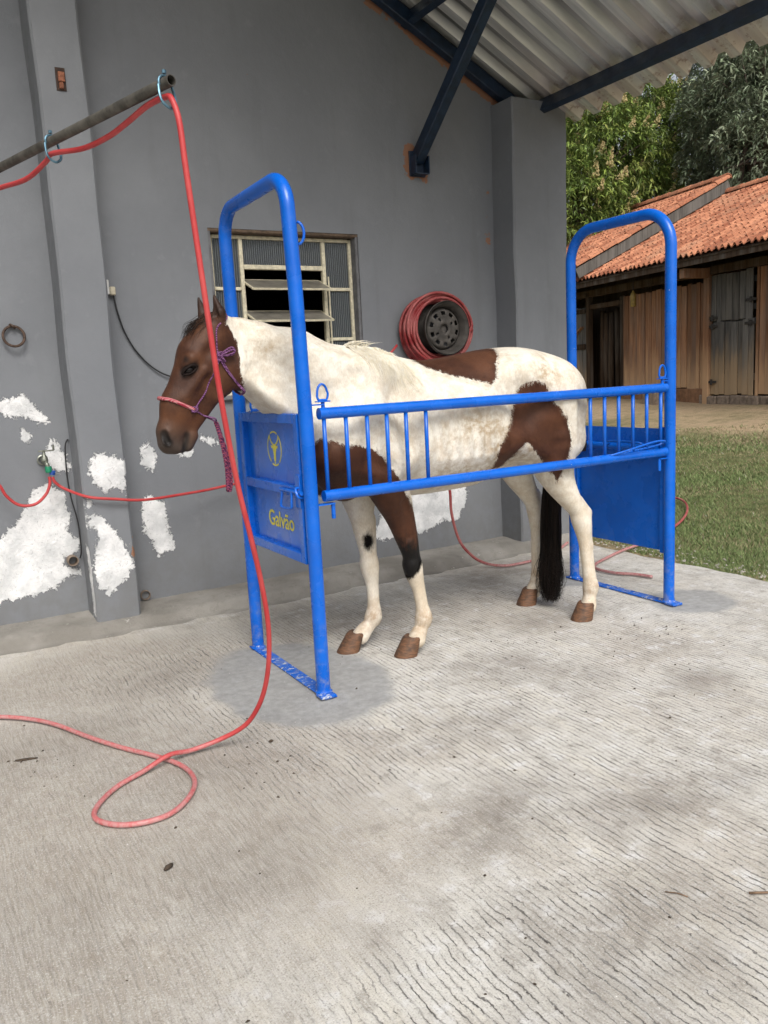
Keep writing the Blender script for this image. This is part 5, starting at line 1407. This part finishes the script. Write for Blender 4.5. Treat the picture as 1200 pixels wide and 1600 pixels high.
# slab logs standing inside the opening
q = 3.62
while q < 4.62:
    w_ = rb.uniform(.11, .17); mbx = MB(); r_ = w_ / 2
    base = BW(q + r_, -.35 + rb.uniform(-.05, .05), GZ0 - .1); top = BW(q + r_ + rb.uniform(-.03, .03), -.35, 2.55 + rb.uniform(-.15, .05))
    mbx.tube([base, base.lerp(top, .5) + Vector((rb.uniform(-.02, .02), rb.uniform(-.02, .02), 0)), top], [r_, r_ * .95, r_ * .85], 10); mbx.build('slab_log', M_DPLANK, barn, True); q += w_ + rb.uniform(.01, .07)
# closed shell so that the inside stays dark
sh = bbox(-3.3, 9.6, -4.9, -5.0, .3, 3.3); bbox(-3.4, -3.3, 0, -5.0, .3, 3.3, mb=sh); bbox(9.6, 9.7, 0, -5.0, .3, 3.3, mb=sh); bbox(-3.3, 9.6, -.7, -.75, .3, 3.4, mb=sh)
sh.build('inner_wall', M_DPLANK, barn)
# roofs: eave .72 m in front of the face, ridge 3 m behind it
SL = .4775
def roofz(o_): return 3.16 + SL * (.70 - o_)
def mat_tile():
    t = NT('terracotta_tile')
    a = t.attr('tint'); n1 = t.noise(1.2, detail=4); n2 = t.noise(18, detail=4, rough=.7)
    c = t.mix(a, (.25, .088, .048), (.50, .222, .125)); c = t.mix(t.mr(n2, .48, .68, 0, .7), c, (.10, .058, .045)); c = t.mix(t.mr(n1, .52, .68, 0, .5), c, (.33, .19, .12))
    c = t.mix(t.mr(n2, .30, .38, .35, 0), c, (.55, .38, .27))
    t.set(Base_Color=c, Roughness=.9, Specular_IOR_Level=.15); t.bump(n2, .3, .01); return t.m
M_TILE = mat_tile()
def tiles(u0, u1, o_eave, o_ridge, lift, name):
    V = []; F = []; tint = []
    pitch = .145; run = .235; r2 = random.Random(9)
    L = (o_eave - o_ridge); rows = int(math.ceil(L / run)); cols = int((u1 - u0) / pitch)
    prof = [(0, .0), (.18, -.012), (.36, -.004), (.48, .022), (.62, .048), (.76, .052), (.90, .034), (1.0, .006)]
    for r_ in range(rows):
        oa = o_eave - r_ * run; ob = max(oa - run - .05, o_ridge)
        for c_ in range(cols):
            ua = u0 + c_ * pitch; jz = r2.uniform(-.006, .008); jo = r2.uniform(-.012, .012); tn = r2.random(); b0 = len(V); n = len(prof)
            for (o_, dz) in ((oa + jo, .022), (ob, .0)):
                for (pu, pz) in prof: V.append(BW(ua + pu * pitch, o_, roofz(o_) + lift + pz + dz + jz))
            for (pu, pz) in prof: V.append(BW(ua + pu * pitch, oa + jo, roofz(oa) + lift + pz + .004 + jz))
            tint += [tn] * (3 * n)
            for j in range(n - 1):
                F.append((b0 + j, b0 + j + 1, b0 + n + j + 1, b0 + n + j)); F.append((b0 + j, b0 + 2 * n + j, b0 + 2 * n + j + 1, b0 + j + 1))
    o = mobj(name, [tuple(q) for q in V], F, M_TILE, barn, False, {'tint': tint}); o['kind'] = 'stuff'; return o
tiles(-3.5, 9.8, .74, -3.0, .02, 'roof_tiles')
U2 = 3.735
tiles(U2 + .02, 9.8, .86, -3.0, .34, 'roof_tiles')
bk_ = MB()
for (u0, u1, lift) in ((-3.5, 9.8, 0.0), (U2 + .05, 9.8, .29)):
    pts = [BW(u0, .70, roofz(.70) + lift - .05), BW(u1, .70, roofz(.70) + lift - .05), BW(u1, -3.0, roofz(-3.0) + lift - .05), BW(u0, -3.0, roofz(-3.0) + lift - .05)]
    bk_.prism(pts, (0, 0, .02))
    pts = [BW(u0, -3.0, roofz(-3.0) + lift - .05), BW(u1, -3.0, roofz(-3.0) + lift - .05), BW(u1, -6.2, roofz(-3.0) + lift - 1.5), BW(u0, -6.2, roofz(-3.0) + lift - 1.5)]
    bk_.prism(pts, (0, 0, .02))
recalc(bk_.build('roof_deck', M_DPLANK, barn))
# battens seen from below
for o_ in np.arange(-.5, .7, .33):
    b_ = MB(); b_.beam(BW(-3.4, o_, roofz(o_) - .075), BW(9.7, o_, roofz(o_) - .075), .05, .04); b_.build('batten', M_DPLANK, barn)
fa_ = MB(); fa_.beam(BW(-3.5, .66, roofz(.66) - .095), BW(9.8, .66, roofz(.66) - .095), .04, .13); fa_.build('fascia_board', M_FASCIA, barn)
ba_ = MB(); ba_.beam(BW(.80, .60, 2.92), BW(.80, -1.5, 2.92), .12, .16); ba_.build('rafter_end', M_PLANK, barn)
ba_ = MB(); ba_.beam(BW(-3.2, -.03, 2.96), BW(9.5, -.03, 2.96), .12, .14); ba_.build('wall_plate', M_DPLANK, barn)
vb = MB(); vb.beam(BW(U2, .88, roofz(.88) + .22), BW(U2, -3.02, roofz(-3.02) + .22), .035, .21, (0, 0, 1)); vb.build('barge_board', M_BARGE, barn)
# half-round caps on ridge and verge, each one a piece
def cap_mesh(p, q_, r_):
    p = Vector(p); q_ = Vector(q_); d_ = (q_ - p).normalized(); s_ = d_.cross(Vector((0, 0, 1))).normalized(); n_ = s_.cross(d_)
    V = []; F = []
    for (c_, rr) in ((p, r_ * 1.08), (q_, r_ * .92)):
        for in_ in (0, .018):
            for a_ in np.linspace(0, math.pi, 8): V.append(c_ + s_ * (rr - in_) * math.cos(a_) + n_ * (rr - in_) * math.sin(a_))
    for j in range(7):
        F += [(j, j + 1, 16 + j + 1, 16 + j), (8 + j, 24 + j, 24 + j + 1, 8 + j + 1), (j, 8 + j, 9 + j, j + 1)]
    return V, F
def caps(a, b_, step, r_, seed):
    a = Vector(a); b_ = Vector(b_); n = int((b_ - a).length / step); r2 = random.Random(seed)
    for i in range(n):
        p = a.lerp(b_, i / n); q_ = a.lerp(b_, (i + 1.12) / n); jz = Vector((r2.uniform(-.01, .01), r2.uniform(-.01, .01), r2.uniform(0, .012)))
        V, F = cap_mesh(p + jz, q_ + jz, r_)
        o = mobj('cap_tile', [tuple(v_) for v_ in V], F, M_TILE, barn, 60, {'tint': [r2.uniform(.3, 1)] * len(V)})
caps(BW(U2 + .04, .90, roofz(.90) + .36), BW(U2 + .04, -3.0, roofz(-3.0) + .36), .36, .085, 1)
caps(BW(U2, -3.0, roofz(-3.0) + .38), BW(9.6, -3.0, roofz(-3.0) + .38), .38, .10, 2)
caps(BW(-3.4, -3.0, roofz(-3.0) + .05), BW(U2 + .3, -3.0, roofz(-3.0) + .05), .38, .10, 3)
# things by the barn
bt = empty('plastic_bottle', tuple(BW(2.55, .35, 2.52))); prop(bt, 'dull yellow plastic bottle hanging under the barn eave', 'bottle')
M_YB = simple('dull_yellow_plastic', (.25, .17, .035), .5, .2, 20)
MB().lathe([(0, 0), (.05, 0), (.055, .02), (.055, .22), (.045, .26), (.02, .285), (.02, .31), (0, .31)], BW(2.55, .35, 2.50), (0, 0, 1), 14).build('body', M_YB, bt, 40)
MB().tube([BW(2.55, .35, 2.80), BW(2.55, .35, 3.18)], .006, 6).build('string', M_CABLE, bt)
sb = MB(); bbox(1.62, 2.02, .55, .20, .52, .98, .04, sb)
prop(sb.build('stone_block', M_STONE, None, 40), 'rough stone block standing before the barn plank wall', 'stone')

# ================================================================== grass on the lawn
def mat_grass():
    t = NT('lawn_grass'); c = t.attr('tone', True)
    t.set(Base_Color=c, Roughness=.75, Specular_IOR_Level=.25, Subsurface_Weight=0.0); return t.m
gr = np.random.default_rng(3)
N = 420000
ang = gr.uniform(R(24), R(75), N); dist_ = 5.2 * np.exp(gr.random(N) * math.log(13.2 / 5.2))
gxp = dist_ * np.cos(R(90) - ang) ; gyp = dist_ * np.sin(R(90) - ang)
gxp = np.sin(ang) * dist_; gyp = np.cos(ang) * dist_
dof = -((gxp - 12.789) * .981 - (gyp - 9.455) * .192)
patch = np.sin(gxp * 1.9 + 1.3 * np.sin(gyp * 1.1)) * np.sin(gyp * 2.3 + 1.1 * np.sin(gxp * .9)) + .6 * np.sin(gxp * 5.1 + gyp * 3.7)
edge_ = 4.70 + .08 * np.sin(gyp * 3.1) + .05 * np.sin(gyp * 9.7)
keep = (gxp > edge_ + .12 * gr.random(N) ** 2) & (gr.random(N) < np.clip((dof - 1.4) / 1.9, .0, 1)) & (gr.random(N) < np.clip(.85 + .35 * patch, .35, 1)) & ~((gxp < 4.62) & (gyp > 4.9))
gxp, gyp, dist_, patch, dof = gxp[keep], gyp[keep], dist_[keep], patch[keep], dof[keep]; n = len(gxp)
gzp = terrain(gxp) - .035
hgt = gr.uniform(.006, .022, n) * (1 + .15 * patch) * (1 + .05 * (dist_ - 5)); wdt = gr.uniform(.0016, .0034, n) * (dist_ / 5.0)
da = gr.uniform(0, 2 * math.pi, n); la = gr.uniform(0, 2 * math.pi, n); lean = gr.uniform(.8, 2.6, n) * hgt
bx_ = np.cos(da) * wdt; by_ = np.sin(da) * wdt
P0 = np.stack([gxp - bx_, gyp - by_, gzp], 1); P1 = np.stack([gxp + bx_, gyp + by_, gzp], 1)
P4_ = np.stack([gxp + lean * np.cos(la), gyp + lean * np.sin(la), gzp + hgt + .02], 1)
GVv = np.stack([P0, P1, P4_], 1).reshape(-1, 3); GQ = np.arange(3 * n).reshape(-1, 3)
tone = np.array([.155, .205, .078])[None] * (1 + .35 * gr.normal(size=(n, 1)).clip(-1.2, 1.6)); dryb = (gr.random(n) < np.clip(.22 - .2 * patch + .5 * np.clip((4.5 - dof) / 3, 0, 1), .08, .8))
tone[dryb] = np.array([.33, .275, .165])[None] * gr.uniform(.6, 1.25, (int(dryb.sum()), 1))
tone[gr.random(n) < .006] = (.45, .42, .36)
prop(mobj('grass', GVv, GQ, mat_grass(), None, True, {'tone': np.repeat(np.clip(tone, .005, 1), 3, 0)}), 'short patchy green lawn grass between slab and barn', 'grass', kind='stuff')
# crumbs of mortar and leaves along the slab edge
Nc = 500; V = []; F = []
for i in range(Nc):
    yy = gr.uniform(1.5, 5.0); xx = 4.72 + abs(gr.normal(0, .13)); s_ = gr.uniform(.004, .013) ; a_ = gr.uniform(0, 6.28); b0 = len(V); z_ = float(terrain(xx)) - .012
    for k in range(4): V.append((xx + s_ * math.cos(a_ + k * 1.57) * (1 if k % 2 else .6), yy + s_ * math.sin(a_ + k * 1.57), z_ + .3 * s_ * gr.random()))
    V.append((xx, yy, z_ + s_ * .9)); F += [(b0, b0 + 1, b0 + 4), (b0 + 1, b0 + 2, b0 + 4), (b0 + 2, b0 + 3, b0 + 4), (b0 + 3, b0, b0 + 4)]
prop(mobj('gravel', V, F, simple('mortar_crumbs', (.36, .33, .29), .95, .4, 90), None), 'pale mortar crumbs strewn along the slab edge', 'gravel', kind='stuff')

# ================================================================== trees
def mat_leaf(name, hues, back):
    t = NT(name); tn = t.attr('tone', True)
    geo = t.t.nodes.new('ShaderNodeNewGeometry')
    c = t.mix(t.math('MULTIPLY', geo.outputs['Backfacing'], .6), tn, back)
    t.set(Base_Color=c, Roughness=.42, Specular_IOR_Level=.35)
    tr = t.t.nodes.new('ShaderNodeBsdfTranslucent'); t.sock(tr.inputs[0], c); ms = t.t.nodes.new('ShaderNodeMixShader'); ms.inputs[0].default_value = .22
    t.t.links.new(t.b.outputs[0], ms.inputs[1]); t.t.links.new(tr.outputs[0], ms.inputs[2]); t.t.links.new(ms.outputs[0], t.out.inputs[0]); return t.m
M_BARK = simple('tree_bark', (.11, .085, .065), .95, .35, 14, bump=.7, bd=.03)
def tree(name, label, base, lobes, ncl, nlf, ll, lw, droop, tones, mat, seed, flowers=0.0, group=None, tw=.26):
    r2 = np.random.default_rng(seed); base = np.array(base, float)
    root = prop(empty(name, tuple(base)), label, 'tree', group)
    top = np.mean([l[0] for l in lobes], 0)
    tr_ = MB()
    p0 = base; p1 = base + (top - base) * np.array([.2, .2, .45])
    tr_.tube(catmull([p0, (p0 + p1) / 2 + r2.normal(0, .12, 3) * [1, 1, 0], p1], 5), np.linspace(tw, tw * .7, 11), 10)
    vol = np.array([l[1][0] * l[1][1] * l[1][2] for l in lobes]) ** .67; vol /= vol.sum()
    for (c, rad) in lobes:
        c = np.array(c, float); e = c + np.array([0, 0, .1 * rad[2]])
        mid_ = (p1 + e) / 2 + r2.normal(0, .35, 3)
        tr_.tube(catmull([p1 - [0, 0, .3], mid_, e], 5), np.linspace(tw * .45, .04, 11), 7)
        for k in range(9):
            dv = r2.normal(size=3); dv /= np.linalg.norm(dv); st_ = c + (mid_ - c) * r2.uniform(0, .5)
            tr_.tube([st_, st_ + (dv * rad * .55) * .5 + [0, 0, .1], c + dv * rad * .85], [.05, .03, .012], 5)
    tr_.build('trunk', M_BARK, root, True)
    V = []; TN = []
    li = r2.choice(len(lobes), ncl, p=vol)
    cen = np.zeros((ncl, 3)); nor = np.zeros((ncl, 3))
    for i in range(ncl):
        c, rad = lobes[li[i]]; dv = r2.normal(size=3); dv /= np.linalg.norm(dv)
        if dv[2] < -.35 and r2.random() < .5: dv[2] *= -1
        rr = .62 + .42 * r2.random() ** .6; bumpy = 1 + .13 * math.sin(dv[0] * 7 + i % 3) * math.sin(dv[1] * 6 + 1) + .1 * math.sin(dv[2] * 9)
        cen[i] = np.array(c) + dv * np.array(rad) * rr * bumpy; nor[i] = dv
    # leaves: n per cluster
    K = ncl * nlf; ci = np.repeat(np.arange(ncl), nlf)
    dirv = r2.normal(size=(K, 3)); dirv /= np.linalg.norm(dirv, axis=1)[:, None]
    dirv = dirv + .75 * nor[ci]; dirv[:, 2] -= droop; dirv /= np.linalg.norm(dirv, axis=1)[:, None]
    st_ = cen[ci] + r2.normal(0, .05, (K, 3)); L_ = ll * r2.uniform(.65, 1.25, K)[:, None]; 
    sd_ = np.cross(dirv, r2.normal(size=(K, 3)) * .5 + [0, 0, 1.0]); sd_ /= np.linalg.norm(sd_, axis=1)[:, None] + 1e-9
    w_ = lw * r2.uniform(.7, 1.2, K)[:, None]
    A_ = st_; Bm = st_ + dirv * L_ * .5; Bm[:, 2] += .06 * L_[:, 0]; Cc = st_ + dirv * L_; Cc[:, 2] -= .10 * L_[:, 0] * (1 + droop)
    VV = np.stack([A_, Bm + sd_ * w_, Cc, Bm - sd_ * w_], 1).reshape(-1, 3)
    FFv = (np.arange(K)[:, None] * 4 + np.array([0, 1, 2, 3]))
    tone_c = r2.random(ncl); tc_ = np.array(tones)
    k1 = np.clip(tone_c[ci] * .75 + .25 * r2.random(K), 0, .999)
    ti = k1 * (len(tc_) - 1); i0 = ti.astype(int); fr__ = (ti - i0)[:, None]; col = tc_[i0] * (1 - fr__) + tc_[i0 + 1] * fr__
    col *= r2.uniform(.75, 1.25, (K, 1))
    mobj('crown', VV, FFv, mat, root, False, {'tone': np.repeat(col, 4, 0)})
    if flowers > 0:
        sel = np.where((nor[:, 2] > -.1) & (r2.random(ncl) < flowers))[0]; VV = []; FF_ = []; CC = []
        for i in sel:
            for k in range(34):
                up_ = np.array([nor[i][0] * .5, nor[i][1] * .5, 1.0]); up_ /= np.linalg.norm(up_); hgt_ = r2.uniform(.0, .30); rr = .10 * (1 - hgt_ / .34); a_ = r2.uniform(0, 6.28)
                p = cen[i] + nor[i] * .12 + up_ * hgt_; q_ = p + np.array([math.cos(a_), math.sin(a_), .35]) * rr; b0 = len(VV); s_ = .016
                VV += [p, q_ + [s_, -s_, 0], q_ + [0, 0, 2 * s_], q_ + [-s_, s_, 0]]; FF_.append((b0, b0 + 1, b0 + 2, b0 + 3)); CC += [np.array([.52, .42, .20]) * r2.uniform(.7, 1.2)] * 4
        mobj('blossom', np.array(VV), FF_, mat, root, False, {'tone': np.array(CC)})
    return root
MANGO = [(.055, .095, .020), (.13, .20, .04), (.24, .32, .065), (.40, .42, .13)]
GREYG = [(.07, .10, .055), (.15, .20, .115), (.26, .32, .20), (.40, .45, .31)]
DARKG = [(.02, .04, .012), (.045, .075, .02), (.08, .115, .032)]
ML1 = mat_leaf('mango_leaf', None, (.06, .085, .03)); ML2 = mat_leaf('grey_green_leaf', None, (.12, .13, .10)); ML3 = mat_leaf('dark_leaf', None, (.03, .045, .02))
def AT(px, py, D):      # a point of the far wood, from its bearing and distance
    k = 1289.18; a_, b_ = (px - 600) / k, -(py - 800) / k
    v_ = np.array(rt) * a_ + np.array(up) * b_ + np.array(fw); return np.array([0, 0, 1.42]) + v_ * D
def lob(px, py, D, r): return (AT(px, py, D), np.array(r, float))
c_ = AT(965, 330, 23.5)
tree('mango_tree', 'bright green mango tree with yellowish blossom behind the barn', (c_[0], c_[1], .6),
     [lob(930, 260, 22, (1.7, 1.7, 1.5)), lob(1010, 220, 23.5, (1.7, 1.7, 1.5)), lob(900, 330, 21.5, (1.4, 1.4, 1.3)), lob(985, 320, 23, (1.6, 1.6, 1.2)), lob(870, 200, 23, (1.7, 1.7, 1.6)), lob(1045, 300, 24, (1.4, 1.4, 1.2)), lob(1060, 190, 24.5, (1.0, 1.0, .9)), lob(800, 270, 23, (2, 2, 2)), lob(930, 380, 22, (1.6, 1.6, 1.0)), lob(1000, 160, 24, (1.0, 1.0, .8))],
     7600, 11, .185, .021, .55, MANGO, ML1, 21, .06)
c_ = AT(1170, 330, 20.5)
tree('tall_tree', 'grey green broad leaved tree rising right of the mango tree', (c_[0], c_[1], .6),
     [lob(1140, 180, 20.5, (1.2, 1.2, 1.2)), lob(1195, 130, 19.5, (1.4, 1.4, 1.3)), lob(1200, 230, 19.5, (1.3, 1.3, 1.1)), lob(1120, 245, 21, (.95, .95, .9)), lob(1250, 180, 20, (1.7, 1.7, 2.0)), lob(1180, 60, 20.5, (1.3, 1.3, 1.1)), lob(1260, 60, 21, (1.8, 1.8, 1.8)), lob(1100, 130, 21.5, (.55, .55, .6)), lob(1130, 285, 21, (.8, .8, .5)), lob(1320, 150, 21, (2, 2, 2.2))],
     7000, 11, .165, .020, .15, GREYG, ML2, 33)
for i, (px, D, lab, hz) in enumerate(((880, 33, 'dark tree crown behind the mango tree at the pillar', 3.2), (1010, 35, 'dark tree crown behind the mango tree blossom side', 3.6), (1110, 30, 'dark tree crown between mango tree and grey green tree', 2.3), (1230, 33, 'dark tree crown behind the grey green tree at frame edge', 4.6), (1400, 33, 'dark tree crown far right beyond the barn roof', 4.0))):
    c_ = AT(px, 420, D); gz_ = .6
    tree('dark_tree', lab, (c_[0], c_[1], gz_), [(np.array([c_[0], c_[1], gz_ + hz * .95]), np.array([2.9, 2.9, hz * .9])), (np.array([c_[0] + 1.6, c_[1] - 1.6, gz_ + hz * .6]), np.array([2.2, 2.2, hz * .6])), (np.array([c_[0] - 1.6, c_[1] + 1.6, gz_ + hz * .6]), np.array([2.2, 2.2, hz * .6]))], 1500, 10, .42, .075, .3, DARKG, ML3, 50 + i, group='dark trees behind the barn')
